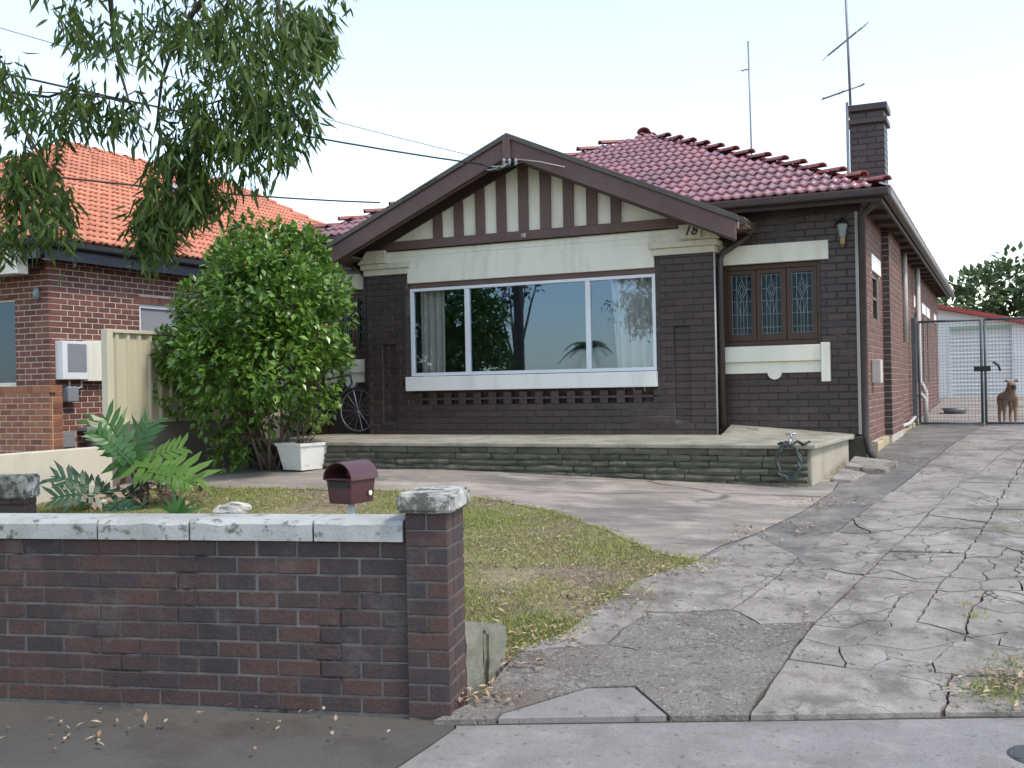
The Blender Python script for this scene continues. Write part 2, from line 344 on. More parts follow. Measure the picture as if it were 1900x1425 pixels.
def brick_field(st, O, u, n, u0, u1, z0, z1, m, opens=(), pitch=.24, course=.086, gap=.01, proud=.008, depth=.05, zb=0., ub=0., jit=.0015, header=False, skip=None):
    k0 = floor((z0-zb)/course+1e-4)
    k = k0
    while zb + k*course < z1 - .02:
        a, b = max(z0, zb+k*course+gap/2), min(z1, zb+(k+1)*course-gap/2)
        if b-a > .025:
            zm = (a+b)/2
            iv = [(u0, u1)]
            for op in opens:
                if op[2] < zm < op[3]:
                    nv = []
                    for (p, q) in iv:
                        if op[1] <= p or op[0] >= q: nv.append((p, q)); continue
                        if op[0] > p: nv.append((p, op[0]))
                        if op[1] < q: nv.append((op[1], q))
                    iv = nv
            off = ub + (pitch/2 if k % 2 else 0)
            for (p, q) in iv:
                j = floor((p-off)/pitch); segs = []
                while off + j*pitch < q:
                    x0, x1 = max(p, off+j*pitch+gap/2), min(q, off+(j+1)*pitch-gap/2); j += 1
                    if x1 > x0: segs.append([x0, x1])
                if len(segs) > 1 and segs[-1][1]-segs[-1][0] < .055: segs.pop()
                if len(segs) > 1 and segs[0][1]-segs[0][0] < .055: segs.pop(0)
                if segs and pitch < .3: segs[0][0] = p; segs[-1][1] = q
                for x0, x1 in segs:
                    if x1-x0 < .02: continue
                    if skip and skip(x0, x1, a, b): continue
                    Lr = round(x1-x0, 2) - (.0 if x1-x0 > pitch-gap-.006 else .0)
                    cpos = O + u*((x0+x1)/2) + Zu*((a+b)/2) + n*(proud + random.uniform(-jit, jit))
                    R_ = Matrix((u, -n, Zu)).transposed() @ Matrix.Rotation(random.uniform(-.006,.006), 3, 'Y')
                    M = R_.to_4x4(); M.translation = cpos
                    hl, hh = (x1-x0)/2, (b-a)/2
                    cs = [cpos-u*hl-Zu*hh, cpos+u*hl-Zu*hh, cpos+u*hl+Zu*hh, cpos-u*hl+Zu*hh]
                    st.put(brick_mesh(x1-x0-.001, b-a, depth, m), M, cs)
        k += 1
def wall_base(mb, O, u, n, u0, u1, z0, z1, thick, opens=()):
    """opens: (u0,u1,z0,z1,recess|None) - None cuts right through, a number only sets the face back"""
    us = sorted({u0, u1} | {min(max(x, u0), u1) for o in opens for x in o[:2]})
    zs = sorted({z0, z1} | {min(max(x, z0), z1) for o in opens for x in o[2:4]})
    for a, b in zip(us, us[1:]):
        run = None
        for c, d in zip(zs, zs[1:]):
            d0 = 0.
            for o in opens:
                if o[0] < (a+b)/2 < o[1] and o[2] < (c+d)/2 < o[3]: d0 = o[4]; break
            if run and run[2] == d0: run[1] = d
            else:
                if run and run[2] is not None: mb.obox(O, u, n, a, b, run[0], run[1], run[2], thick)
                run = [c, d, d0]
        if run and run[2] is not None: mb.obox(O, u, n, a, b, run[0], run[1], run[2], thick)
XU, YU = V((1,0,0)), V((0,1,0))
FN = V((0,-1,0)); SNR = V((1,0,0)); SNL = V((-1,0,0))

# ================================================================ GROUND
def sheet(xs, ys, dz=0, inside=None, hf=H):
    mb = MB(); nx = len(xs)
    mb.v = [(x, y, hf(x, y)+dz) for y in ys for x in xs]
    for j in range(len(ys)-1):
        for i in range(nx-1):
            if inside and not inside((xs[i]+xs[i+1])/2, (ys[j]+ys[j+1])/2): continue
            mb.f.append((j*nx+i, j*nx+i+1, (j+1)*nx+i+1, (j+1)*nx+i)); mb.mi.append(0)
    return mb
def rng(a, b, st): return [a + (b-a)*i/max(1, round((b-a)/st)) for i in range(max(1, round((b-a)/st))+1)]
xs = [-200,-120,-70,-45,-30] + rng(-24, 8, .5) + [12,20,40,80,150]
ys = [-200,-100,-60,-40,-26,-20,-16,-12] + rng(-10, 36, .5) + [42,55,80,120,200,350]
struct('ground', sheet(xs, ys, -.12), 'dirt', smooth=True)
# road behind the footpath
mb = MB(); O2 = V((SX, SY, 0)); du = V((.915,.403,0)); dn = V((-.403,.915,0))
mb.add([O2+du*-60+dn*-21+Zu*-.02, O2+du*60+dn*-21+Zu*-.02, O2+du*60+dn*-10.5+Zu*-.02, O2+du*-60+dn*-10.5+Zu*-.02], [(0,1,2,3)])
struct('road', mb, 'road_mat')

def polyg(pts): return [V((p[0], p[1])) for p in pts]
def inpoly(x, y, poly):
    c = False; n = len(poly)
    for i in range(n):
        a, b = poly[i], poly[(i+1) % n]
        if (a.y > y) != (b.y > y) and x < (b.x-a.x)*(y-a.y)/(b.y-a.y)+a.x: c = not c
    return c
def GP(*pts): return [G(*p).to_2d() for p in pts]
def jag(line, step=.045, amp=.012):
    out = [line[0]]
    for a, b in zip(line, line[1:]):
        d = b-a; n = max(1, int(d.length/step)); pr = V((-d.y, d.x)).normalized()
        for i in range(1, n):
            p = a + d*(i/n); out.append(p + pr*(noise.noise(V((p.x*5, p.y*5, 3.3)))*1.8+noise.noise(V((p.x*19, p.y*19, 7.3)))*1.1)*amp)
        out.append(b)
    return out
def seg_x(a, b, c, d):
    r, s = b-a, d-c; den = r.x*s.y - r.y*s.x
    if abs(den) < 1e-12: return None
    t = ((c.x-a.x)*s.y - (c.y-a.y)*s.x)/den; q = ((c.x-a.x)*r.y - (c.y-a.y)*r.x)/den
    if 0 <= t < 1 and 0 <= q < 1: return t, q
def split(poly, line):
    hits = []
    for li in range(len(line)-1):
        for pi_ in range(len(poly)):
            h = seg_x(line[li], line[li+1], poly[pi_], poly[(pi_+1) % len(poly)])
            if h: hits.append((li+h[0], pi_+h[1], line[li].lerp(line[li+1], h[0])))
    hits.sort(key=lambda h: h[0])
    if len(hits) < 2: return [poly]
    h1, h2 = hits[0], hits[1]
    mid = [line[i] for i in range(len(line)) if h1[0] < i < h2[0]]
    def walk(a, b):
        out = []; i = floor(a)+1; n = len(poly); end = floor(b)
        if b < a: end += n
        while i <= end: out.append(poly[i % n]); i += 1
        return out
    A = [h1[2]] + mid + [h2[2]] + walk(h2[1], h1[1])
    B = [h2[2]] + mid[::-1] + [h1[2]] + walk(h1[1], h2[1])
    res = []
    for P_ in (A, B):
        Q = [P_[0]]
        for p in P_[1:]:
            if (p-Q[-1]).length > 1e-4: Q.append(p)
        if len(Q) > 2: res.append(Q)
    return res if len(res) == 2 else [poly]
def parea(p): return sum(p[i].x*p[(i+1)%len(p)].y - p[(i+1)%len(p)].x*p[i].y for i in range(len(p)))/2
def inset(poly, d):
    n = len(poly); s = 1 if parea(poly) > 0 else -1; out = []
    for i in range(n):
        a, b, c = poly[i-1], poly[i], poly[(i+1) % n]
        e1 = (b-a).normalized() if (b-a).length > 1e-6 else V((1,0)); e2 = (c-b).normalized() if (c-b).length > 1e-6 else e1
        n1, n2 = V((-e1.y, e1.x))*s, V((-e2.y, e2.x))*s
        k = n1+n2
        k = n1 if k.length < .3 else k/ max(.5, k.length_squared/2)
        out.append(b + k*d)
    return out
def slab(poly, m, parent, gap=.006, dz=.0, name='slab', thick=.05):
    if abs(parea(poly)) < .01: return None
    q = inset(poly, gap)
    q = [p + (c-p)*max(0, noise.noise(V((p.x*9, p.y*9, 4.)))-.18)*.06 for c in [sum(poly, V((0,0)))/len(poly)] for p in q] if m in ('concrete','concrete_rough') else q
    if parea(q) < 0: q = q[::-1]
    off = dz + random.uniform(-.004, .004)
    sz = max(1, max(p.x for p in q)-min(p.x for p in q)+max(p.y for p in q)-min(p.y for p in q))
    tx, ty = random.uniform(-.006,.006)/sz, random.uniform(-.006,.006)/sz
    cx = sum(p.x for p in q)/len(q); cy = sum(p.y for p in q)/len(q)
    bm = bmesh.new()
    f = bm.faces.new([bm.verts.new((p.x, p.y, 0)) for p in q])
    x0, x1 = min(p.x for p in q), max(p.x for p in q); y0, y1 = min(p.y for p in q), max(p.y for p in q)
    cl = .4 if (x1-x0)*(y1-y0) < 30 else 2.
    for x in rng(x0, x1, cl)[1:-1]:
        bmesh.ops.bisect_plane(bm, geom=bm.verts[:]+bm.edges[:]+bm.faces[:], plane_co=(x+.0007,0,0), plane_no=(1,0,0))
    for y in rng(y0, y1, cl)[1:-1]:
        bmesh.ops.bisect_plane(bm, geom=bm.verts[:]+bm.edges[:]+bm.faces[:], plane_co=(0,y+.0007,0), plane_no=(0,1,0))
    for v in bm.verts: v.co.z = H(v.co.x, v.co.y)+off+tx*(v.co.x-cx)+ty*(v.co.y-cy)
    ed = [e for e in bm.edges if len(e.link_faces) == 1]
    for fc in bm.faces:
        fc.normal_update()
        if fc.normal.z < 0: fc.normal_flip()
    r = bmesh.ops.extrude_edge_only(bm, edges=ed)
    for v in r['geom']:
        if isinstance(v, bmesh.types.BMVert): v.co.z -= thick
    for e in ed: e.smooth = False
    me = bpy.data.meshes.new(name); bm.to_mesh(me); bm.free(); me.materials.append(MATS[m])
    for p in me.polygons: p.use_smooth = False
    for p in me.polygons: p.use_smooth = abs(p.normal.z) > .5
    o = bpy.data.objects.new(name, me); COL.objects.link(o)
    if parent: attach(o, parent)
    return o
def flat_area(name, poly, m, dz, cell=.35, parent=None):
    """terrain sheet clipped to a polygon: cut a fine grid by the outline"""
    bm = bmesh.new()
    vs = [bm.verts.new((p.x, p.y, 0)) for p in poly]
    f = bm.faces.new(vs)
    x0, x1 = min(p.x for p in poly), max(p.x for p in poly); y0, y1 = min(p.y for p in poly), max(p.y for p in poly)
    for x in rng(x0, x1, cell)[1:-1]:
        bmesh.ops.bisect_plane(bm, geom=bm.verts[:]+bm.edges[:]+bm.faces[:], plane_co=(x+.0007,0,0), plane_no=(1,0,0))
    for y in rng(y0, y1, cell)[1:-1]:
        bmesh.ops.bisect_plane(bm, geom=bm.verts[:]+bm.edges[:]+bm.faces[:], plane_co=(0,y+.0007,0), plane_no=(0,1,0))
    for v in bm.verts: v.co.z = H(v.co.x, v.co.y)+dz
    bmesh.ops.recalc_face_normals(bm, faces=bm.faces[:])
    for fc in bm.faces:
        fc.smooth = True
        if fc.normal.z < 0: fc.normal_flip()
    me = bpy.data.meshes.new(name); bm.to_mesh(me); bm.free(); me.materials.append(MATS[m])
    o = bpy.data.objects.new(name, me); COL.objects.link(o); o['kind'] = 'structure'
    if parent: attach(o, parent)
    return o

# ---- footpath of three slabs
STR_L = [O2+du*t for t in (-14, 14)]
foot = MB(); foot.add([O2+du*-16+dn*-10.4+Zu*-.016, O2+du*16+dn*-10.4+Zu*-.016, O2+du*16+Zu*-.016, O2+du*-16+Zu*-.016], [(0,1,2,3)])
FOOT = struct('footpath', foot, 'crack_dirt')
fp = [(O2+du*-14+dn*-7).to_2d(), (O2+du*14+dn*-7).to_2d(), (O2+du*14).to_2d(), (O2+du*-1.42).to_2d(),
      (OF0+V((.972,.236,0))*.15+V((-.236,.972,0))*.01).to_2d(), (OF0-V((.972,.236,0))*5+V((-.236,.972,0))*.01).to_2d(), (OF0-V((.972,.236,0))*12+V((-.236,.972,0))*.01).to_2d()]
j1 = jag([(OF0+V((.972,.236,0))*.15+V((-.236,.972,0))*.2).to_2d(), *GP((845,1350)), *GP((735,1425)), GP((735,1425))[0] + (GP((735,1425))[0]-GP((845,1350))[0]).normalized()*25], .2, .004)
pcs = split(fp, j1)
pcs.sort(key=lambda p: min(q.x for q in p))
slab(pcs[0], 'footpath_dark_shaded', FOOT, .005)
if len(pcs) > 1:
    j2 = [(O2+du*2.6+dn*1).to_2d(), (O2+du*2.4+dn*-9).to_2d()]
    for q in split(pcs[1], j2): slab(q, 'concrete_smooth', FOOT, .005)

# ---- lawn
lawn_px = [(310,907),(520,910),(740,914),(880,926),(930,934),(1020,952),(1130,990),(1215,1030),(1290,1045)]
low_px = [(1240,1062),(1180,1085),(1120,1125),(1050,1180),(960,1212)]
lawn = GP(*lawn_px) + GP(*low_px) + [V((-2.47,5.3)), V((-2.55,4.9)), V((-4.7,4.4)), V((-9.2,3.4)), V((-9.5,6)), V((-9.45,8.6))]
flat_area('lawn', lawn, 'soil_lawn', .008)
# ---- forecourt of smooth brown concrete
fore = GP(*lawn_px[:-1]) + GP((1290,1045),(1335,1018),(1400,995),(1490,952),(1545,915)) + [V((-1.62,12.0)), V((-1.8,12.1)), V((-8.6,12.1)), V((-9.5,12.3)), V((-9.5,8.75))]
flat_area('forecourt', fore, 'concrete_brown', .016)
# ---- asphalt strip beside the house
B_up = GP((1483,1040),(1560,984),(1634,930),(1697,882),(1739,849)); B_up.append(B_up[-1] + (B_up[-1]-B_up[0])*.75)
strip = GP((1290,1045),(1335,1018),(1400,995),(1490,952),(1545,915)) + [V((-1.6,12.)), V((-1.45,13.3)), V((-1.45,21))] + [V((B_up[-1].x, 21))] + B_up[::-1][1:]
flat_area('side_strip', strip, 'asphalt', .012)
# ---- yard behind the gate
mb = sheet(rng(-1.5, 4, .5), rng(20.95, 36, .6), .02)
struct('yard', mb, 'concrete_brown', smooth=True)

# ---- driveway cracked into slabs
Aj = GP((1380,1362),(1394,1331),(1462,1231),(1513,1161),(1604,1073),(1690,991),(1779,902),(1821,879))
Aj.append(Aj[-1] + (Aj[-1]-Aj[-3]).normalized()*12)
dr = [(O2+du*-1.52).to_2d()] + [(O2+du*3.2).to_2d(), V((1.15,9)), V((1.3,14)), V((1.3,21)), V((B_up[-1].x+.01, 21))] + [p+V((.003,0)) for p in B_up[::-1][1:]] + \
     GP((1400,998),(1290,1047)) + GP(*low_px) + GP((935,1245),(895,1300))
mb = MB()
DRV = flat_area('driveway', dr, 'crack_dirt', -.004)
pieces = [dr]
def cut(line, only=None, ext=True, j=True):
    global pieces
    L_ = jag(line) if j else line
    if ext:
        L_ = [L_[0] + (L_[0]-L_[1]).normalized()*.06] + L_ + [L_[-1] + (L_[-1]-L_[-2]).normalized()*(.06 if proj(V((*L_[-1], .3)))[0] < 1930 else 1.6)]
    out = []
    for p in pieces:
        c = V((sum(q.x for q in p)/len(p), sum(q.y for q in p)/len(p)))
        out += split(p, L_) if (only is None or only(c, p)) else [p]
    pieces = out
cut(jag(Aj,.15,.006), j=False)
cut(GP((925,1224),(1021,1211),(1124,1204),(1180,1213),(1250,1212),(1320,1196),(1397,1219),(1428,1211),(1500,1190)))
cut(GP((900,1362),(929,1335),(1089,1284),(1178,1284),(1240,1337),(1248,1360)), j=False)
Bl = GP((1110,1218),(1124,1204),(1202,1141),(1270,1143),(1353,1139),(1377,1125),(1452,1067),(1483,1040))
cut(Bl)
cut(GP((1340,1128),(1380,1146),(1411,1163),(1530,1158)))
cut(GP((1437,1068),(1541,1061),(1569,1068),(1625,1074)))
cut(GP((1540,990),(1569,993),(1644,998),(1705,990)))
cut(GP((1450,1231),(1574,1247),(1653,1254),(1732,1257),(1790,1262),(1990,1262)))
cut(GP((1765,1255),(1760,1290),(1738,1345)))
cut(GP((1500,1164),(1574,1172),(1610,1158),(1690,1160),(1740,1172),(1800,1190),(1860,1180),(1990,1172)))
cut(GP((1480,1188),(1550,1207),(1611,1203),(1695,1214),(1775,1198),(1812,1196),(1872,1208),(1990,1225)))
cut(GP((1590,1075),(1650,1064),(1700,1082),(1740,1076),(1830,1080),(1990,1070)))
cut(GP((1560,1115),(1630,1122),(1660,1108),(1720,1100),(1760,1104),(1826,1101),(1990,1104)))
Cj = GP((1700,1166),(1737,1105),(1763,1070),(1781,1051),(1830,977),(1868,909)); Cj.append(Cj[-1] + (Cj[-1]-Cj[-3]).normalized()*14)
cut(Cj)
cut(GP((1556,1200),(1572,1252))); cut(GP((1735,1262),(1737,1231),(1775,1195)))
cut(GP((1640,1160),(1668,1118),(1690,1100))); cut(GP((1600,1130),(1625,1172))); cut(GP((1830,1100),(1800,1150),(1790,1192)))
cut(GP((1870,1175),(1850,1215)))
for y in (1040, 1018): cut(GP((1640,y+6),(1700,y+2),(1780,y-4),(1840,y-8)))
cut(GP((1810,975),(1815,950),(1835,930)))
cut(GP((1700,958),(1760,956),(1810,950)))
cut(GP((1860,1050),(1920,1040),(1990,1045))); cut(GP((1880,980),(1990,975)))
for yy in (10.3, 11.9, 13.6, 15.4, 17.3, 19.2):
    cut([V((-1.6, yy-.2+random.uniform(-.2,.2))), V((-.3, yy+random.uniform(-.1,.1))), V((1.5, yy+.3))], j=False)
for it in range(3):
    out = []
    for p in pieces:
        c = V((sum(q.x for q in p)/len(p), sum(q.y for q in p)/len(p))); s_ = street(c.x, c.y)
        if c.x > -1.05 and .9 < s_ < 5.2 and abs(parea(p)) > (.30,.24,.16)[it] and random.random() < (.92,.85,.7)[it]:
            a = random.uniform(0, pi); d = V((cos(a), sin(a)*.8)).normalized()
            c += V((random.uniform(-.1,.1), random.uniform(-.1,.1)))
            out += split(p, jag([c-d*3, c+d*3], .06, .035))
        else: out.append(p)
    pieces = out
for p in pieces:
    c = V((sum(q.x for q in p)/len(p), sum(q.y for q in p)/len(p)))
    s_ = street(c.x, c.y); a = abs(parea(p))
    mm = 'concrete'
    if s_ < 1.15 and c.x < -1.05: mm = 'concrete_rough'
    if s_ < .45 and a < .45 and -2.1 < c.x < -1.2: mm = 'concrete_smooth'
    slab(p, mm, DRV, random.choice((.0035,.005,.0075,.009)), .018)

# ================================================================ HOUSE
HOUSE = thing('brick_house', 'dark brick bungalow with half-timbered cream gable, wide front window and red tiled roof', 'house', (-5.4, 13.3, .9))
HB = Pieces()
zb = .93
BX0, BX1, BY = -8.22, -3.22, 13.0
WX0, WX1, WZ0, WZ1 = -7.52, -3.965, 1.765, 2.985
OB = V((0, BY, 0))
hz0, hz1 = zb+.086*5+.002, zb+.086*7+.03
nicheR = (-3.74, -3.53, 1.14, 2.33, .035); nicheL = (-7.98, -7.77, 1.14, 2.24, .035)
mb = MB()
wall_base(mb, OB, XU, FN, BX0, BX1, .75, 3.2, .3, [(WX0, WX1, 1.60, 3.2, None), (WX0, WX1, hz0, 1.60, .09), nicheR, nicheL])
# bay returns and wings
WY = 13.3
RX1 = -1.52; LX0 = -9.1
OW = V((0, WY, 0))
RW = (-3.19, -1.985, 2.04, 3.05); LW = (-9.0, -8.3, 2.04, 3.05)
wall_base(mb, OW, XU, FN, BX1+.002, RX1, .6, 3.78, .25, [(RW[0], RW[1], RW[2], RW[3], None)])
wall_base(mb, OW, XU, FN, LX0, BX0-.002, .6, 3.78, .25, [(LW[0], LW[1], LW[2], LW[3], None)])
HW = mb.build('front_wall', 'mortar_dark', HOUSE)
brick_field(HB, OB, XU, FN, BX0-.008, BX1+.008, zb, 3.2, 'brick_dark', [(WX0-.06, WX1+.06, 1.56, 3.2), (WX0+.05, WX1-.05, hz0, hz1), nicheR, nicheL], zb=zb, depth=.1)
for nch in (nicheR, nicheL):
    brick_field(HB, OB + V((0,.035,0)), XU, FN, nch[0], nch[1], nch[2], nch[3], 'brick_dark', zb=zb, ub=.03)
# perforated brick courses under the sill: short bricks with open slots between
for kk, (a, b) in enumerate(((hz0, hz0+.066), (hz0+.096, hz0+.165))):
    x = WX0+.05
    while x < WX1-.16:
        for (p, q) in ((x, x+.112),):
            if kk == 0 or True:
                cpos = OB + XU*((p+q)/2) + Zu*((a+b)/2) + FN*.008
                M = Matrix((XU, -FN, Zu)).transposed().to_4x4(); M.translation = cpos
                HB.put(brick_mesh(q-p, b-a, .1, 'brick_dark'), M, [cpos-XU*.06-Zu*.04, cpos+XU*.06-Zu*.04, cpos+XU*.06+Zu*.04, cpos-XU*.06+Zu*.04])
        x += .228
mb = MB(); x = WX0+.05
mbx = MB(); mbx.obox(OB, XU, FN, WX0+.05, WX1-.05, hz0+.0665, hz0+.0955, -.0085, .09); mbx.build('brick_band', 'brick_dark', HOUSE)
# bay returns
for X, nn, u in ((BX1, SNR, YU), (BX0, SNL, -YU)):
    mb = MB(); mb.box(min(X, X-nn.x*.25), max(X, X-nn.x*.25), BY+.302, WY-.001, .75, 3.2)
for X, nn, u in ((BX1, SNR, YU), (BX0, SNL, -YU)):
    o = V((X, 0, 0)); a, b = (BY+.1, WY-.01) if u.y > 0 else (-WY+.01, -BY-.1)
    brick_field(HB, o, u, nn, a, b, zb, 3.5, 'brick_dark', zb=zb, ub=.06)
brick_field(HB, OW, XU, FN, BX1+.02, RX1+.008, .94, 3.76, 'brick_dark', [(RW[0], RW[1]+.0, 1.83, RW[3]+.0)], zb=.94)
brick_field(HB, OW, XU, FN, LX0, BX0-.02, .94, 3.76, 'brick_dark', [(LW[0], LW[1], 1.83, LW[3])], zb=.94)
# side wall facing the driveway
OS = V((RX1, 0, 0))
SLEN = 29.5
swins = [(14.5,15.35,2.35,3.0), (21.6,22.5,1.5,2.95), (23.8,24.7,1.5,2.95), (25.2,26.1,1.5,2.95), (28,28.7,1.6,2.95)]
mb = MB(); wall_base(mb, OS, YU, SNR, WY+.252, SLEN, .55, 3.78, .25, [(a,b,c,d,.09) for a,b,c,d in swins])
mb.box(LX0, LX0+.25, WY+.252, SLEN, .4, 3.78)
mb.box(LX0+.252, RX1-.252, SLEN-.25, SLEN, .4, 3.78)
mb.obox(OS, YU, SNR, 15.7, 17.5, .6, 3.78, -.1, -.002)
mb.build('side_wall', 'mortar_side', HOUSE)
lint = [(a-.12,b+.12,d,d+.22) for a,b,c,d in swins]
brick_field(HB, OS, YU, SNR, WY+.05, SLEN, .82, 3.76, 'brick_side', [(a,b,c,d) for a,b,c,d in swins] + lint + [(15.7,17.5,0,9)], zb=.82)
brick_field(HB, OS+SNR*.1, YU, SNR, 15.76, 17.5, .82, 3.76, 'brick_side', zb=.82)
brick_field(HB, V((0,15.7,0)), XU, FN, RX1+.008, RX1+.108, .82, 3.76, 'brick_dark', zb=.82, depth=.05)
for (a,b,c,d), l in zip(swins, lint):
    q = MB(); q.obox(OS, YU, SNR, l[0], l[1], l[2]+.004, l[3]-.004, -.015, .05); q.build('window_lintel', 'white', HOUSE)
    wf = MB()
    for e in ((a,a+.06,c,d),(b-.06,b,c,d),(a+.06,b-.06,c,c+.06),(a+.06,b-.06,d-.06,d),(a+.06,b-.06,(c+d)/2-.02,(c+d)/2+.02)): wf.obox(OS, YU, SNR, e[0], e[1], e[2], e[3], .03, .085)
    wo = wf.build('side_window', 'brown_wood', HOUSE)
    pg = MB(); pg.obox(OS, YU, SNR, a+.03, b-.03, c+.03, d-.03, .06, .07); pg.build('pane', 'dark_glass', wo)
# stone plinth pieces at the corner and along the side
for k in range(9):
    y0 = 13.32+k*.82; q = MB(); q.obox(OS, YU, SNR, y0, y0+.78, .5, .80+random.uniform(-.02,.02), -.05-random.uniform(0,.03), .05)
    q.build('plinth_stone', 'sandstone' if k else 'moss_stone', HOUSE, bevel=.015)
for k in range(2):
    q = MB(); q.obox(OW, XU, FN, -2.1+k*.32, -2.1+k*.32+.3, .6, .925, -.03-.01*k, .04); q.build('plinth_stone', 'moss_stone', HOUSE, bevel=.015)

# ---- front window
FWN = MB()
for e in ((WX0, WX0+.045, WZ0, WZ1), (WX1-.045, WX1, WZ0, WZ1), (WX0+.045, WX1-.045, WZ0, WZ0+.045), (WX0+.045, WX1-.045, WZ1-.04, WZ1)): FWN.obox(OB, XU, FN, e[0], e[1], e[2], e[3], .0, .07)
for x0, x1 in ((-6.67,-6.60), (-4.91,-4.845)): FWN.obox(OB, XU, FN, x0, x1, WZ0+.045, WZ1-.04, .004, .066)
fw = FWN.build('front_window', 'alu_white', HOUSE, bevel=.004)
for a, b in ((WX0+.045, -6.67), (-6.60, -4.91), (-4.845, WX1-.045)):
    q = MB(); q.obox(OB, XU, FN, a-.01, b+.01, WZ0+.03, WZ1-.03, .034, .040); q.build('pane', 'window_glass', fw)
q = MB(); q.obox(OB, XU, FN, WX0-.02, WX1+.005, WZ1+.002, 3.06, .0, .1); q.build('window_head', 'brown_paint', HOUSE, bevel=.004)
q = MB(); q.obox(OB, XU, FN, -7.58, -3.955, 1.56, 1.757, -.07, .12); q.build('window_sill', 'white', HOUSE, bevel=.008)
# reveal between the brick and the frame
q = MB(); q.obox(OB, XU, FN, WX0-.06, WX0-.002, 1.757, 3.06, .01, .2); q.obox(OB, XU, FN, WX1+.002, WX1+.06, 1.757, 3.06, .01, .2); q.build('window_jamb', 'brick_dark', HOUSE)
# room behind: a ceiling, a back wall and a floor
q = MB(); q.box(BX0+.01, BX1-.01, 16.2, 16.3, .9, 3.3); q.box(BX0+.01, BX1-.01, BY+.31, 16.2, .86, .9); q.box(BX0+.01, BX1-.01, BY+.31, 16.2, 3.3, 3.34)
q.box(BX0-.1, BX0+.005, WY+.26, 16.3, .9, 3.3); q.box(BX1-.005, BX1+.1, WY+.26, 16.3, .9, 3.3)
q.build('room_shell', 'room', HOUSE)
def curtain(name, x0, x1, z0, z1, y, label, folds, amp=.035, flare=.0):
    mb = MB(); n = folds*8; m_ = 10
    for j in range(m_+1):
        t = j/m_
        for i in range(n+1):
            s_ = i/n; x = x0 + (x1-x0)*s_
            if x1 > -5: x = x1 - (x1-x0)*(1-s_)*(1-flare*t)
            mb.v.append((x, y + amp*sin(s_*folds*2*pi + .6*sin(5*s_) + .3*t)*(0.6+.4*t) + .01*noise.noise(V((x*6, t*2, 0))), z1 + (z0-z1)*t))
    for j in range(m_):
        for i in range(n):
            a = j*(n+1)+i; mb.f.append((a, a+1, a+n+2, a+n+1)); mb.mi.append(0)
    return tag(mb.build(name, 'curtain', None, True), label, 'curtain')
curtain('curtain', -7.42, -7.04, 1.5, 3.02, 13.13, 'narrow pale curtain hanging behind the left pane of the wide front window', 4)
curtain('curtain', -4.60, -3.99, 1.5, 3.02, 13.13, 'wider pale curtain with loose folds behind the right pane of the wide front window', 4, .045, .14)

# ---- cream beam, capitals, frieze and gable
q = MB(); q.obox(OB, XU, FN, -7.54, -3.97, 3.06, 3.36, -.035, .2); q.build('lintel', 'cream', HOUSE, bevel=.006)
q = MB(); q.obox(OB, XU, FN, BX0-.02, BX1+.02, 3.362, 3.535, -.012, .2); q.obox(OB, XU, FN, BX0-.03, BX1+.03, 3.44, 3.46, -.02, -.0125); q.build('frieze', 'cream', HOUSE, bevel=.003)
for a, b in ((BX0, -7.545), (-3.965, BX1)):
    q = MB(); q.obox(OB, XU, FN, a-.03, b+.03, 3.202, 3.285, -.05, .3); q.obox(OB, XU, FN, a-.06, b+.06, 3.287, 3.36, -.08, .3); q.build('capital', 'cream_old', HOUSE, bevel=.006)
GX, GZ, GSL = -5.75, 4.86, .441
GYF = 12.5
def gz(x, dz=0): return GZ - GSL*abs(x-GX) + dz
GO = V((0, 12.93, 0))
# dark gable boarding with recessed cream panels
tri = MB(); tri.prism([V((GX-2.9, 12.96, 3.537)), V((GX+2.9, 12.96, 3.537)), V((GX+2.9, 12.96, gz(GX+2.9)-.06)), V((GX, 12.96, GZ-.06)), V((GX-2.9, 12.96, gz(GX-2.9)-.06))], V((0,.12,0)))
tri.build('gable_board', 'cream', HOUSE)
q = MB(); q.obox(GO, XU, FN, GX-2.75, GX+2.75, 3.539, 3.655, .0, .028); q.build('gable_beam', 'brown_paint', HOUSE)
strips = [-7.55,-7.097,-6.954,-6.771,-6.631,-6.443,-6.305,-6.129,-5.986,-5.805,-5.664,-5.494,-5.341,-5.167,-5.024,-4.846,-4.699,-4.517,-4.38,-3.884]
for k in range(9):
    a, b = strips[2*k+1], strips[2*k+2]
    q = MB(); top = [gz(a)-.31, gz(b)-.31]
    if a < GX < b: top = [GZ-.33]*2
    q.prism([V((a,12.93,3.657)), V((b,12.93,3.657)), V((b,12.93,top[1])), V((a,12.93,top[0]))], V((0,.026,0)))
    q.build('batten', 'brown_paint', HOUSE, bevel=.003)
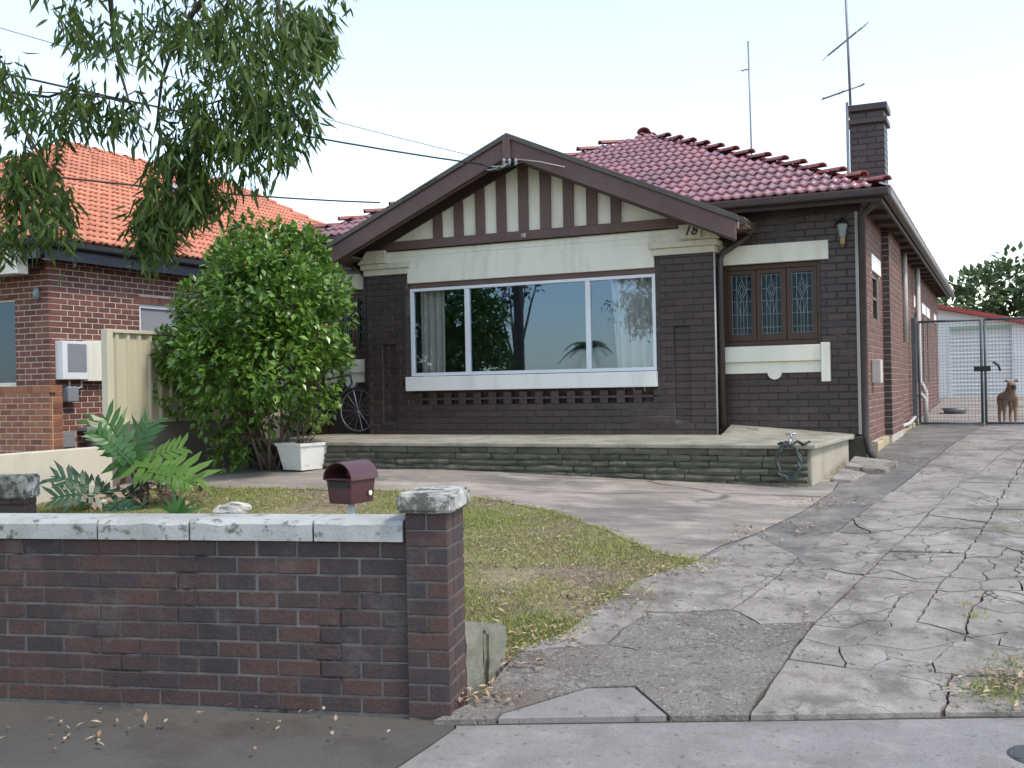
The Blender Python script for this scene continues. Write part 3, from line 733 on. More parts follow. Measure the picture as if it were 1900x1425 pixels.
for s_ in (-1, 1):   # raking boards under the verge
    q = MB(); L_ = 2.9
    P = lambda t, dz: V((GX+s_*t, 12.925, GZ-GSL*t+dz))
    pl = [P(0.0,-.14), P(0.0,-.42), P(1.95,-.42), P(2.75,-.12-.0)]
    pl = [P(0,-.09), P(0,-.325), P(2.2,-.325), P(L_,-.14), P(L_,-.09)]
    if s_ > 0: pl = pl[::1]
    q.prism(pl if s_ > 0 else pl[::-1], V((0,.026,0))); q.build('raking_board', 'brown_dark', HOUSE)
    # barge board with capping strip
    q = MB(); P = lambda t, dz, y=GYF: V((GX+s_*t, y, GZ-GSL*t+dz))
    pl = [P(0.003,-.07), P(0.003,-.30), P(2.93,-.30), P(2.93,-.07)]
    q.prism(pl if s_ > 0 else pl[::-1], V((0,.04,0))); q.build('barge_board', 'brown_paint', HOUSE, bevel=.004)
    q = MB(); pl = [P(0.003,0,GYF-.03), P(0.003,-.069,GYF-.03), P(2.96,-.069,GYF-.03), P(2.96,0,GYF-.03)]
    q.prism(pl if s_ > 0 else pl[::-1], V((0,.09,0))); q.build('barge_cap', 'gutter_brown', HOUSE, bevel=.004)
    q = MB(); pl = [P(0.003,-.301,GYF+.045), P(0.003,-.325,GYF+.045), P(2.9,-.325,GYF+.045), P(2.9,-.301,GYF+.045)]
    q.prism(pl if s_ > 0 else pl[::-1], V((0,.03,0))); q.build('barge_trim', 'soffit', HOUSE)
    # soffit between barge and gable
    q = MB(); pl = [P(0.003,-.09,GYF+.042), P(0.003,-.11,GYF+.042), P(2.9,-.11,GYF+.042), P(2.9,-.09,GYF+.042)]
    q.prism(pl if s_ > 0 else pl[::-1], V((0,.38,0))); q.build('gable_soffit', 'brown_dark', HOUSE)
q = MB(); q.box(GX-.05, GX+.05, GYF-.045, GYF-.002, GZ-.34, GZ-.075); q.build('king_block', 'brown_paint', HOUSE, bevel=.004)
# shaped cream blocks at the beam ends; the right one carries the number
for s_ in (-1, 1):
    xa = BX1 if s_ > 0 else BX0
    q = MB(); pl = [V((xa-s_*.36, 12.9, 3.365)), V((xa+s_*.10, 12.9, 3.365)), V((xa-s_*.06, 12.9, 3.545)), V((xa-s_*.36, 12.9, 3.545))]
    q.prism(pl if s_ > 0 else pl[::-1], V((0,.1,0))); q.build('beam_end', 'cream_old', HOUSE, bevel=.006)
    q = MB(); q.box(min(xa, xa+s_*.5), max(xa, xa+s_*.5), 12.62, WY, 3.43, 3.46); q.build('eave_soffit', 'soffit', HOUSE)
    q = MB(); x0 = xa+s_*.42
    for t in range(2): q.box(min(x0, x0+s_*.07), max(x0, x0+s_*.07), 12.6+t*.35, 12.66+t*.35, 3.40, 3.5)
    q.build('rafter_end', 'soffit', HOUSE)
    # short gutter and fascia along the bay eave
    xg = GX+s_*2.97
    q = MB(); q.tube([(xg, 12.56, 3.50), (xg, 13.28, 3.50)], .055, 8); q.build('bay_gutter', 'gutter_brown', HOUSE)
def text(name, s, loc, size, m, parent=None, shear=0, ext=.004, u=XU):
    cu = bpy.data.curves.new(name, 'FONT'); cu.body = s; cu.size = size; cu.extrude = ext; cu.shear = shear; cu.align_x = 'CENTER'; cu.align_y = 'CENTER'
    tmp = bpy.data.objects.new('lettering', cu); COL.objects.link(tmp); dg = bpy.context.evaluated_depsgraph_get(); dg.update()
    me = bpy.data.meshes.new_from_object(tmp.evaluated_get(dg)); bpy.data.objects.remove(tmp); me.materials.clear(); me.materials.append(MATS[m])
    o = bpy.data.objects.new(name, me); COL.objects.link(o)
    o.location = loc; o.rotation_euler = (pi/2, 0, math.atan2(u.y, u.x))
    if parent: attach(o, parent)
    return o
pq = MB(); pc = PY(1281, 429, 12.88); pq.box(pc.x-.145, pc.x+.13, 12.86, 12.898, pc.z-.085, pc.z+.085)
pl_ = tag(pq.build('number_plate', 'cream_old', None, bevel=.004), 'cream number plate with black 18 at the right end of the gable beam', 'number plate')
text('number', '18', (pc.x, 12.855, pc.z), .17, 'black', pl_, .35, .004)
pc = PY(971, 437, 12.93)
text('house_number', '18', (pc.x, 12.925, pc.z), .075, 'white', HOUSE, 0, .004)

# ---- leaded windows of the wings
def leaded(win, n, side, hood):
    a, b, c, d = win
    fr = MB()
    for e in ((a, a+.05, c, d), (b-.05, b, c, d), (a+.05, b-.05, c, c+.06), (a+.05, b-.05, d-.06, d)): fr.obox(OW, XU, FN, e[0], e[1], e[2], e[3], .03, .12)
    fo = fr.build('leaded_window', 'brown_wood', HOUSE, bevel=.004)
    wd = (b-a-.1)/n
    for k in range(n):
        x0, x1 = a+.05+k*wd+.004, a+.05+(k+1)*wd-.004
        s_ = MB(); z0, z1 = c+.064, d-.064
        for e in ((x0, x0+.055, z0, z1), (x1-.055, x1, z0, z1), (x0+.055, x1-.055, z0, z0+.075), (x0+.055, x1-.055, z1-.055, z1)): s_.obox(OW, XU, FN, e[0], e[1], e[2], e[3], .035, .08)
        s_.build('sash', 'brown_wood', fo, bevel=.003)
        g0, g1, h0, h1 = x0+.055, x1-.055, z0+.075, z1-.055
        p_ = MB(); p_.obox(OW, XU, FN, g0-.005, g1+.005, h0-.005, h1+.005, .062, .068); p_.build('pane', 'lead_glass', fo)
        l_ = MB(); w_, h_ = g1-g0, h1-h0
        def bar(ax, az, bx, bz, r=.0042):
            P = lambda x, z: OW + XU*(g0+w_*x) + Zu*(h0+h_*z) + FN*-.058
            l_.tube([P(ax, az), P(bx, bz)], r, 4)
        for x in (.02, .98): bar(x, .0, x, 1)
        for z in (.02, .98): bar(0, z, 1, z)
        for x in (.25, .75): bar(x, 0, x, 1)
        for x in (.43, .57): bar(x, .0, x, .56)
        for z in (.12, .34, .56, .76): bar(0, z, 1 if z < .6 else .3, z)
        bar(.7, .76, 1, .76)
        for (p, q) in (((.5,.92),(.3,.74)), ((.3,.74),(.5,.56)), ((.5,.56),(.7,.74)), ((.7,.74),(.5,.92)), ((.5,.84),(.4,.74)), ((.4,.74),(.5,.64)), ((.5,.64),(.6,.74)), ((.6,.74),(.5,.84)), ((.5,.92),(.5,1)), ((.25,.56),(.43,.34)), ((.75,.56),(.57,.34))): bar(*p, *q)
        l_.build('lead_came', 'lead', fo)
    # hood, sill with a round drop, end brackets
    ha, hb = (a-.0, b+.10) if side > 0 else (a-.1, b+.0)
    q = MB(); q.obox(OW, XU, FN, ha, hb, 3.055, 3.285, -.06, .12); q.build('window_hood', 'cream', HOUSE, bevel=.006)
    q = MB(); q.obox(OW, XU, FN, ha, b if side > 0 else hb, 1.84, 2.035, -.10, .1); q.build('window_sill', 'cream', HOUSE, bevel=.008)
    q = MB(); q.obox(OW, XU, FN, ha, b if side > 0 else hb, 1.70, 1.838, -.06, .04)
    cx = (a+b)/2+.04*side
    q.lathe(OW + XU*cx + Zu*1.705 + V((0,-.063,0)), [(.085,-.002),(.085,.09)], 20, (0,1,0)); q.build('sill_apron', 'cream', HOUSE, bevel=.004)
    xe = b if side > 0 else a
    q = MB(); q.obox(OW, XU, FN, min(xe+.002*side, xe+.10*side), max(xe+.002*side, xe+.10*side), 1.585, 2.055, -.12, .05); q.build('sill_bracket', 'cream', HOUSE, bevel=.006)
    q = MB(); q.obox(OW, XU, FN, a, b, 1.83, 2.04, .1, .2); q.build('sill_back', 'mortar_dark', HOUSE)
leaded(RW, 3, 1, 0); leaded(LW, 2, -1, 0)
q = MB(); q.box(RW[0]-.1, RW[1]+.1, 13.62, 13.66, 1.5, 3.3); q.box(LW[0]-.05, LW[1]+.05, 13.62, 13.66, 1.5, 3.3); q.build('blind_wall', 'black', HOUSE)

# ---- roof
EXR, EXL, EYF, EZ = -1.2, -9.43, 12.85, 3.80
HWD = (EXR-EXL)/2; RXC = (EXR+EXL)/2; RZ = 5.69; RPIT = (RZ-EZ)/HWD; EYB = 30.2
APX = V((RXC, EYF+HWD, RZ)); APB = V((RXC, EYB-HWD, RZ))
cFR, cFL, cBR, cBL = V((EXR,EYF,EZ)), V((EXL,EYF,EZ)), V((EXR,EYB,EZ)), V((EXL,EYB,EZ))
q = MB(); d0 = V((0,0,-.03))
VD = (GZ-EZ-.05)/GSL; VY = EYF+(GZ-.05-EZ)/RPIT
q.add([cFL+d0, V((GX-VD,EYF,EZ-.03)), V((GX,VY,GZ-.08)), V((GX+VD,EYF,EZ-.03)), cFR+d0, APX+d0, cBR+d0, cBL+d0, APB+d0], [(0,1,2,5), (2,3,4,5), (4,6,8,5), (6,7,8), (7,0,5,8)])
ROOF = q.build('roof', 'tile_red', HOUSE)
RT_P = Pieces()
_tm = {}
def tile_mesh(w_, l_, m, lip=.024, rise=.024):
    key = (round(w_,3), l_, m)
    if key in _tm: return _tm[key]
    prof = [(0,.006),(.07,.024),(.15,.028),(.24,.012),(.34,.0),(.46,.0),(.56,.022),(.65,.028),(.75,.012),(.85,.0),(.97,.0)]
    vs = []; fs = []; n = len(prof)
    for (y, zo) in ((0, rise), (l_*1.12, 0)):
        for x, z in prof: vs.append((x*w_-w_/2, y, z+zo))
    for x, z in prof: vs.append((x*w_-w_/2, 0.004, z+rise-lip))
    for i in range(n-1): fs += [(i, i+1, n+i+1, n+i), (2*n+i, 2*n+i+1, i+1, i)]
    me = bpy.data.meshes.new('roof_tile'); me.from_pydata(vs, [], fs); me.materials.append(MATS[m])
    for p in me.polygons: p.use_smooth = p.index % 2 == 0
    _tm[key] = me; return me
def tiles(store, e0, u, vdir, nrm, vlen, lim, m, w_=.25, l_=.27, drop=None):
    k = 0
    while k*l_ < vlen-.1:
        v0 = k*l_; a, b = lim(v0+l_*.5)
        nn = max(1, round((b-a)/w_)); st = random.uniform(-.01,.01) + (w_/2 if k % 2 else 0)*0
        x = a + w_/2
        while x < b:
            if drop and drop(e0 + u*x + vdir*(v0+l_*.4)): x += w_; continue
            p = e0 + u*(x+st) + vdir*(v0-.05) + nrm*(.004+random.uniform(0,.004))
            M = Matrix((u, vdir, nrm)).transposed() @ Matrix.Rotation(random.uniform(-.012,.012), 3, 'Z'); M = M.to_4x4(); M.translation = p
            q0 = p + nrm*.03
            store.put(tile_mesh(w_, l_, m), M, [q0-u*w_/2, q0+u*w_/2, q0+u*w_/2+vdir*l_, q0-u*w_/2+vdir*l_])
            x += w_
        k += 1
def slope_dirs(inward):       # inward: horizontal unit vector pointing up the slope
    v = (inward + Zu*RPIT).normalized(); return v
for (e0, u, inw, wid, hipends) in ((cFL, XU, YU, EXR-EXL, 2), (cFR, YU, -XU, EYB-EYF, 2), (cBL, -YU, XU, EYB-EYF, 2)):
    v = slope_dirs(inw); n_ = u.cross(v); sl_ = sqrt(HWD**2+(RZ-EZ)**2); cs = HWD/sl_
    tiles(RT_P, e0, u, v, n_, sl_, (lambda t, w2=wid, c=cs: (t*c-.02, w2-t*c+.02)), 'tile_red', drop=lambda p: p.z < GZ-.08-GSL*abs(p.x-GX) and p.y < 16)
RT_P.finish('roof_tile', 'roof_tiles', ROOF, 300, lambda x, y: (x < 1060 or y > 400 or y > 250+ (x-940)*.345+10))
def ridge(p0, p1, m, parent, r=.11, step=.40, lift=.05):
    d = p1-p0; n = int(d.length/step); t = d.normalized(); side = t.cross(Zu).normalized(); up = side.cross(t)
    for k in range(n):      # from the low end upward: each cap's low end rides up over the one below it
        a = p0 + t*(k*step-.03); b = a + t*(step*1.1)
        q = MB(); N_ = 8
        for (c_, rr, lf) in ((a, r*1.05, lift+.02), (b, r*.88, .0), (a, r*1.05-.02, lift+.02), (b, r*.86-.02, .0)):
            for i in range(N_+1):
                an = pi*i/N_; q.v.append(tuple(c_ + side*cos(an)*rr + up*(sin(an)*rr*.75+lf-.02)))
        M_ = N_+1
        for i in range(N_):
            q.f += [(i, M_+i, M_+i+1, i+1), (2*M_+i+1, 3*M_+i+1, 3*M_+i, 2*M_+i), (i, i+1, 2*M_+i+1, 2*M_+i)]; q.mi += [0,0,0]
        q.build('ridge_cap', m, parent)
ridge(cFR, APX, 'ridge_red', ROOF, .07, .41, .075); ridge(cFL, APX, 'ridge_red', ROOF, .07, .41, .075); ridge(APX, APB, 'ridge_red', ROOF)
# gable roof over the bay
YI = 16.6
for s_ in (-1, 1):
    q = MB(); P = lambda t, y, dz: V((GX+s_*t, y, GZ-GSL*t+dz))
    pl = [P(0,12.545,-.16), P(0,12.545,-.075), P(2.96,12.545,-.075), P(2.96,12.545,-.16)]
    q.prism(pl[::-1] if s_ > 0 else pl, V((0, 15.3-12.545, 0)));
    # keep it under the main roof: taper the inner end
    q.build('gable_roof', 'tile_red', HOUSE)
    st = Pieces(); vv = V((-s_, 0, GSL)).normalized(); uu = V((0, s_, 0)); nn_ = uu.cross(vv)
    e0 = V((GX+s_*2.96, 12.56, GZ-GSL*2.96-.055)); uu = V((0,1,0)); nn_ = vv.cross(uu) if s_ < 0 else uu.cross(vv)
    if s_ < 0: uu, nn_ = V((0,-1,0)), V((0,-1,0)).cross(vv)
    def lim(t, c=vv.z):
        z = GZ-GSL*2.96+t*c; e = max(.5, (z-EZ)/RPIT+EYF-12.56 if z > EZ else .7)
        return (0, e+.1) if s_ > 0 else (-e-.1, 0)
    tiles(st, e0, uu, vv, nn_, 3.2, lim, 'tile_red')
    st.finish('roof_tile', 'bay_tiles', ROOF, 0)
# eaves: fascia, gutter, soffit
q = MB(); q.box(EXL, GX-2.4, EYF+.03, EYF+.06, EZ-.16, EZ-.02); q.box(GX+2.4, EXR-.02, EYF+.03, EYF+.06, EZ-.16, EZ-.02); q.box(EXR-.06, EXR-.03, EYF+.06, EYB, EZ-.16, EZ-.02); q.box(EXL+.03, EXL+.06, EYF+.06, EYB, EZ-.16, EZ-.02); q.build('fascia', 'brown_dark', HOUSE)
q = MB(); q.box(EXL+.07, GX-2.3, EYF+.07, WY+.1, EZ-.10, EZ-.08); q.box(GX+2.3, EXR-.07, EYF+.07, WY+.1, EZ-.10, EZ-.08); q.box(RX1-.1, EXR-.07, WY+.102, EYB, EZ-.10, EZ-.08); q.build('eave_soffit', 'soffit', HOUSE)
for a, b in ((EXL, GX-2.45), (GX+2.45, EXR+.06)):
    q = MB(); q.box(a, b, EYF-.07, EYF+.025, EZ-.11, EZ-.015); q.build('front_gutter', 'brown_dark', HOUSE, bevel=.02)
q = MB(); q.box(EXR-.025, EXR+.075, EYF+.027, EYB, EZ-.11, EZ-.015); q.build('side_gutter', 'gutter_brown', HOUSE, bevel=.02)
for x in (-2.85, -2.3, -1.8):
    q = MB(); q.lathe((x, EYF+.12, EZ-.14), [(.02,0),(.03,.02),(.02,.04)], 8); q.build('eave_vent', 'pipe_grey', HOUSE)
# eave rafters along the side
for y in rng(14, 29, .9):
    q = MB(); q.box(RX1+.01, EXR-.07, y, y+.05, EZ-.16, EZ-.102); q.build('rafter_end', 'soffit', HOUSE)
# downpipes and waste pipes
q = MB(); q.tube([(-1.3,12.95,3.7), (-1.36,13.05,3.62), (-1.49,13.2,3.52), (-1.49,13.2,.95), (-1.45,13.2,.75), (-1.35,13.15,.62)], .045, 8); q.build('downpipe', 'pipe_dark', HOUSE, True)
q = MB(); q.box(-1.575,-1.545,13.26,13.289,.95,3.6); q.build('corner_strip', 'pipe_grey', HOUSE)
q = MB(); q.tube([(-2.79,13.2,3.48), (-2.85,13.2,3.38), (-3.13,13.12,3.2), (-3.16,13.1,3.12), (-3.16,13.1,1.02)], .042, 8); q.build('downpipe', 'pipe_dark', HOUSE, True)
q = MB(); q.tube([(BX1+.02,12.975,3.19),(BX1+.02,12.975,.95)], .012, 6); q.build('conduit', 'pipe_grey', HOUSE, True)
q = MB(); q.tube([(-8.65,13.2,3.5), (-8.4,13.12,3.3), (-8.3,13.1,3.2), (-8.3,13.1,1)], .042, 8); q.build('downpipe', 'pipe_dark', HOUSE, True)
q = MB(); q.tube([(-1.42,21.2,3.7),(-1.42,21.2,1.55),(-1.36,21.2,1.45),(-1.32,21.2,1.35),(-1.32,21.2,.8)], .045, 8); q.build('waste_pipe', 'pipe_grey', HOUSE, True)
q = MB(); q.tube([(-1.45,20.8,1.30),(-1.36,20.8,1.30),(-1.30,20.8,1.22),(-1.30,20.8,.8)], .04, 8); q.build('waste_pipe', 'pipe_grey', HOUSE, True)
q = MB(); q.tube([(-1.44,18.6,3.7),(-1.44,18.6,2.2)], .04, 8); q.build('waste_pipe', 'pipe_grey', HOUSE, True)
q = MB(); q.tube([(-1.46,17.7,.86),(-1.46,19.2,.84),(-1.42,19.9,.92)], .03, 8); q.build('waste_pipe', 'pipe_grey', HOUSE, True)
# chimney
CH = MB(); CH.box(-1.90,-1.45,15.7,16.15,3.9,5.36); chim = CH.build('chimney', 'mortar_dark', HOUSE)
for fn, u, o, a, b in ((FN, XU, V((0,15.7,0)), -1.908, -1.442), (SNR, YU, V((-1.45,0,0)), 15.75, 16.15), (SNL, -YU, V((-1.90,0,0)), -16.15, -15.75)):
    brick_field(HB, o, u, fn, a, b, 3.95, 5.18, 'brick_dark', zb=3.95, ub=.0, depth=.05)
for z0, z1, g in ((5.18,5.25,.045), (5.36,5.45,.05)):
    q = MB(); q.box(-1.90-g,-1.45+g,15.7-g,16.15+g,z0,z1); q.build('chimney_band', 'brick_dark', chim, bevel=.006)
brick_field(HB, V((0,15.7,0)), XU, FN, -1.905, -1.445, 5.253, 5.36, 'brick_dark', zb=5.253)
brick_field(HB, V((-1.45,0,0)), YU, SNR, 15.72, 16.15, 5.253, 5.36, 'brick_dark', zb=5.253)
q = MB(); q.lathe((-1.93,15.66,4.0), [(.02,0),(.02,1.5)], 8); q.build('chimney_conduit', 'metal_grey', chim)
HB.finish('brick', 'bricks', HOUSE, 300, lambda x, y: (280 < x < 660 and 400 < y < 860))

# ================================================================ TERRACE, RAMP, STEPS
TY = 11.12
TER = tag(MB().build('terrace', 'terrace_top'), kind='structure')
mb = MB()
mb.prism([V((-8.9,TY+.07,.925)), V((-1.80,TY+.07,.925)), V((-1.66,12.98,.94)), V((-8.9,12.98,.94))], V((0,0,-.5)))
tt = mb.build('slab', 'terrace_end', TER)
mb = MB(); mb.prism([V((-8.95,TY-.03,.955)), V((-1.74,TY-.03,.948)), V((-1.60,12.985,.958)), V((-8.95,12.985,.958))], V((0,0,-.045)))
mb.build('paving', 'terrace_top', TER, bevel=.01)
mb = MB(); mb.prism([V((-8.95,12.99,.952)), V((-3.23,12.99,.952)), V((-3.23,13.29,.952)), V((-8.95,13.29,.952))], V((0,0,-.3))); mb.build('paving', 'terrace_top', TER)
def stone_block(a, b, z0, z1, y, dep, m, parent, u=XU, O=V((0,0,0)), n=FN, name='stone'):
    q = MB(); j = lambda s_=.012: random.uniform(-s_, s_)
    P = lambda x, d, z: O + u*x - n*d + Zu*z
    N_ = 4; fr = []
    for i in range(N_+1):
        x = a+(b-a)*i/N_
        fr.append((x, z0+j(.006), z1+j(.006), j(.02)))
    vs = []
    for x, q0, q1, d in [(x, q0+.012*noise.noise(V((x*2.5,q0*9,1))), q1+.012*noise.noise(V((x*2.5,q1*9,1))), d) for x, q0, q1, d in fr]: vs += [P(x, y+d+.012, q0), P(x, y+d-.006, (q0+q1)/2+j(.008)), P(x, y+d+.012, q1), P(x, y+dep, q1), P(x, y+dep, q0)]
    fs = []
    for i in range(N_):
        for k in range(5): fs.append((i*5+k, (i+1)*5+k, (i+1)*5+(k+1)%5, i*5+(k+1)%5))
    fs += [(4,3,2,1,0), tuple(N_*5+k for k in range(5))]
    q.add(vs, fs); o = q.build(name, m, parent); return o
zrow = .905; row = 0
rows = [(.835,.908), (.765,.829), (.70,.759), (.63,.694), (.565,.624), (.47,.559)]
for z0, z1 in rows:
    x = -8.9 + random.uniform(0,.3)
    while x < -1.84:
        L_ = random.uniform(.22,.62); e = min(x+L_, -1.82)
        stone_block(x, e-.008, z0, z1, TY, .12, 'moss_stone', TER); x = e
mb = MB(); mb.box(-8.9,-1.83,TY+.035,TY+.069,.42,.905); mb.build('mortar_bed', 'crack_dirt', TER)
# ramp fill in the recess beside the bay
mb = MB(); mb.add([(-3.1,13.28,1.07),(-1.62,13.28,.955),(-1.62,12.99,.945),(-3.1,12.72,.962),(-3.1,13.28,.9),(-1.62,13.28,.9),(-1.62,12.99,.9),(-3.1,12.72,.9)], [(0,3,2,1),(0,4,7,3),(3,7,6,2),(2,6,5,1),(1,5,4,0)])
struct('ramp', mb, 'terrace_top')
for i, (a, b, h, nm) in enumerate(((V((-1.60,12.2)), V((-1.1,12.75)), .10, 'step_slab'), (V((-1.66,11.55)), V((-1.36,12.1)), .06, 'step_slab'))):
    q = MB(); zz = H(a.x, a.y)
    q.add([(a.x,a.y,zz+h),(b.x-.1,a.y+.05,zz+h*.6),(b.x,b.y,zz+h*.9+.02),(a.x+.02,b.y+.1,zz+h+.06),(a.x,a.y,zz-.05),(b.x-.1,a.y+.05,zz-.05),(b.x,b.y,zz-.05),(a.x+.02,b.y+.1,zz-.05)], [(0,1,2,3),(0,4,5,1),(1,5,6,2),(2,6,7,3),(3,7,4,0)])
    tag(q.build(nm, 'concrete', None, bevel=.01), ('tilted grey slab lying at the house corner by the downpipe', 'low grey slab lying beside the end of the terrace')[i], 'slab')
# hose on its tap
HOSE = thing('garden_hose', 'thin green hose looped over a tap on the right end of the mossy terrace wall', 'hose', (-1.98, TY-.05, .85))
pts = []
for i in range(70):
    a = i/69*2*pi*3; rr = .14+.02*sin(i*1.7)
    pts.append((-2.0+rr*cos(a)*.8, TY-.07-.03*(i/69)+.012*sin(i), .80+rr*sin(a)*1.25-.02))
q = MB(); q.tube(pts, .011, 6); q.build('hose_coil', 'hose', HOSE, True)
q = MB(); q.tube([(-1.98,TY+.05,1.0),(-1.98,TY-.08,1.0),(-1.98,TY-.1,.95)], .016, 8); q.tube([(-1.98,TY-.03,1.0),(-1.98,TY-.03,1.06)], .01, 6); q.tube([(-2.03,TY-.03,1.06),(-1.93,TY-.03,1.06)], .009, 6); q.build('tap', 'steel', HOSE, True)
q = MB(); pts = [(-2.1+.02*i+.05*sin(i*2.1), TY-.02+.05*cos(i*1.3), .965+.02*sin(i*3.)) for i in range(16)]; q.tube(pts, .011, 6); q.build('hose_end', 'black', HOSE, True)
# ================================================================ FRONT FENCE
WD = V((.972,.236,0)).normalized(); WN = V((.236,-.972,0)).normalized()
p0 = G(763,1333); p0.z = 0; OF = p0
FEN = thing('brick_fence', 'low dark brick front wall with white-painted coping slabs and a capped end pier', 'wall', OF)
FB = Pieces()
TL = -4.4
q = MB(); q.obox(OF, WD, WN, TL, 0, -.1, .855, .0, .2); q.obox(OF, WD, WN, .0, .205, -.1, 1.0, -.028, .28); q.build('mortar_core', 'mortar_fence', FEN)
NC = 10; CR = .0845
brick_field(FB, OF, WD, WN, TL, -.004, .01, .855, 'brick_fence', pitch=.216, course=CR, gap=.010, zb=.01, ub=-.03, proud=.006, jit=.003)
OP = OF + WN*.034
z = .01; k = 0
while z < .98:
    for (a, b) in (((-.004,.209),) if k % 2 == 0 else ((-.004,.098), (.107,.209))):
        cpos = OP + WD*((a+b)/2) + Zu*(z+.037); M = Matrix((WD, -WN, Zu)).transposed().to_4x4(); M.translation = cpos
        FB.put(brick_mesh(b-a, .074, .1, 'brick_fence'), M, [cpos-WD*.1-Zu*.04, cpos+WD*.1-Zu*.04, cpos+WD*.1+Zu*.04, cpos-WD*.1+Zu*.04])
    z += CR-.002; k += 1
brick_field(FB, OF+WD*.205, -WN, WD, .08 if 0 else .07, .28, .01, .99, 'brick_fence', pitch=.216, course=CR-.002, zb=.005, ub=.07, proud=.006)
brick_field(FB, OF+WD*.205, -WN, WD, -.028, .066, .01, .99, 'brick_fence', pitch=.5, course=(CR-.002), zb=.005, ub=-.03, proud=.004, skip=lambda x0,x1,a,b: False)
FB.finish('brick', 'bricks', FEN, 300)
# coping slabs
cj = [TL]
for px in (187, 356, 585):
    v = ray(px, 985); n_ = WN; t = (OF-CAMP).dot(n_)/v.dot(n_); cj.append((CAMP+v*t-OF).dot(WD))
cj.append(-.012)
for a, b in zip(cj, cj[1:]):
    q = MB(); N_ = 8
    zt = .955 + random.uniform(-.004,.004)
    for i in range(N_+1):
        x = a+.006+(b-a-.012)*i/N_; e = random.uniform(-.006,.006) if 0 < i < N_ else random.uniform(-.012,.012)
        P = lambda d, z: OF + WD*x - WN*d + Zu*z
        for (d, z) in ((-.035+e*.5,.857), (-.035+e*.5,zt-.02+e), (-.015,zt+e*.4), (.21,zt+.006), (.235,zt-.02), (.235,.857)): q.v.append(tuple(P(d, z)))
    for i in range(N_):
        for k in range(6): q.f.append((i*6+k, (i+1)*6+k, (i+1)*6+(k+1)%6, i*6+(k+1)%6)); q.mi.append(0)
    q.f += [(5,4,3,2,1,0), tuple(N_*6+k for k in range(6))]; q.mi += [0,0]
    q.build('coping_slab', 'coping', FEN)
def rough_cap(name, O, a, b, d0, d1, z0, z1, m, parent):
    bm = bmesh.new(); q = MB(); q.obox(O, WD, WN, a, b, z0, z1, d0, d1)
    vs = [bm.verts.new(v) for v in q.v]; [bm.faces.new([vs[i] for i in f]) for f in q.f]
    bmesh.ops.bevel(bm, geom=bm.edges[:], offset=.014, segments=2, affect='EDGES')
    bmesh.ops.subdivide_edges(bm, edges=[e for e in bm.edges if e.calc_length() > .05], cuts=5, use_grid_fill=True)
    for v in bm.verts: v.co += noise.noise_vector(v.co*22)*.007
    me = bpy.data.meshes.new(name); bm.to_mesh(me); bm.free(); me.materials.append(MATS[m])
    o = bpy.data.objects.new(name, me); COL.objects.link(o); attach(o, parent); return o
rough_cap('pier_cap', OF, -.035, .245, -.075, .32, 1.0, 1.095, 'coping_mossy', FEN)
# crumbling mortar blob at the foot of the pier
q = MB(); q.lathe(OF+WD*.1+WN*.05, [(.16,-.02),(.15,.03),(.09,.055),(.02,.06)], 9)
# stone return kerb behind the pier
K0 = OF + WD*.2 - WN*.29
KRB = thing('stone_kerb', 'short mossy stone kerb behind the brick end pier beside the lawn', 'kerb', K0)
k1 = G(935, 1240); kd = (k1-K0); kd.z = 0; kl = kd.length+.05; kd.normalize(); kn = V((kd.y, -kd.x, 0))
for i in range(2):
    bm = bmesh.new(); q = MB(); q.obox(K0, kd, kn, i*kl/2, (i+1)*kl/2-.012, -.05, .37-.05*i, -.0, .16)
    vs = [bm.verts.new(v) for v in q.v]; [bm.faces.new([vs[j] for j in f]) for f in q.f]
    bmesh.ops.bevel(bm, geom=bm.edges[:], offset=.02, segments=2, affect='EDGES')
    bmesh.ops.subdivide_edges(bm, edges=[e for e in bm.edges if e.calc_length() > .06], cuts=4, use_grid_fill=True)
    for v in bm.verts: v.co += noise.noise_vector(v.co*11)*.014
    me = bpy.data.meshes.new('stone'); bm.to_mesh(me); bm.free(); me.materials.append(MATS['kerb_stone'])
    o = bpy.data.objects.new('stone', me); COL.objects.link(o); attach(o, KRB)
# far pier at the boundary, left edge of view
pb = PD(47, 955, 8.6)
PIE = thing('brick_pier', 'dark brick boundary pier with a weathered flat cap behind the front wall', 'pier', (pb.x, pb.y, .2))
OPB = V((pb.x, pb.y, 0)); ptop = PD(40, 882, 8.6).z; pmid = PD(40, 925, 8.6).z
q = MB(); q.obox(OPB, WD, WN, -.45, 0, .1, pmid, 0, .14); q.build('mortar_core', 'mortar_dark', PIE)
st = Pieces(); brick_field(st, OPB, WD, WN, -.456, .006, .12, pmid, 'brick_dark', pitch=.24, zb=.12); brick_field(st, OPB, -WN, WD, .055, .14, .12, pmid, 'brick_dark', zb=.12)
st.finish('brick', 'bricks', PIE)
rough_cap('pier_cap', OPB, -.5, .03, -.05, .17, pmid, ptop, 'coping_mossy', PIE)

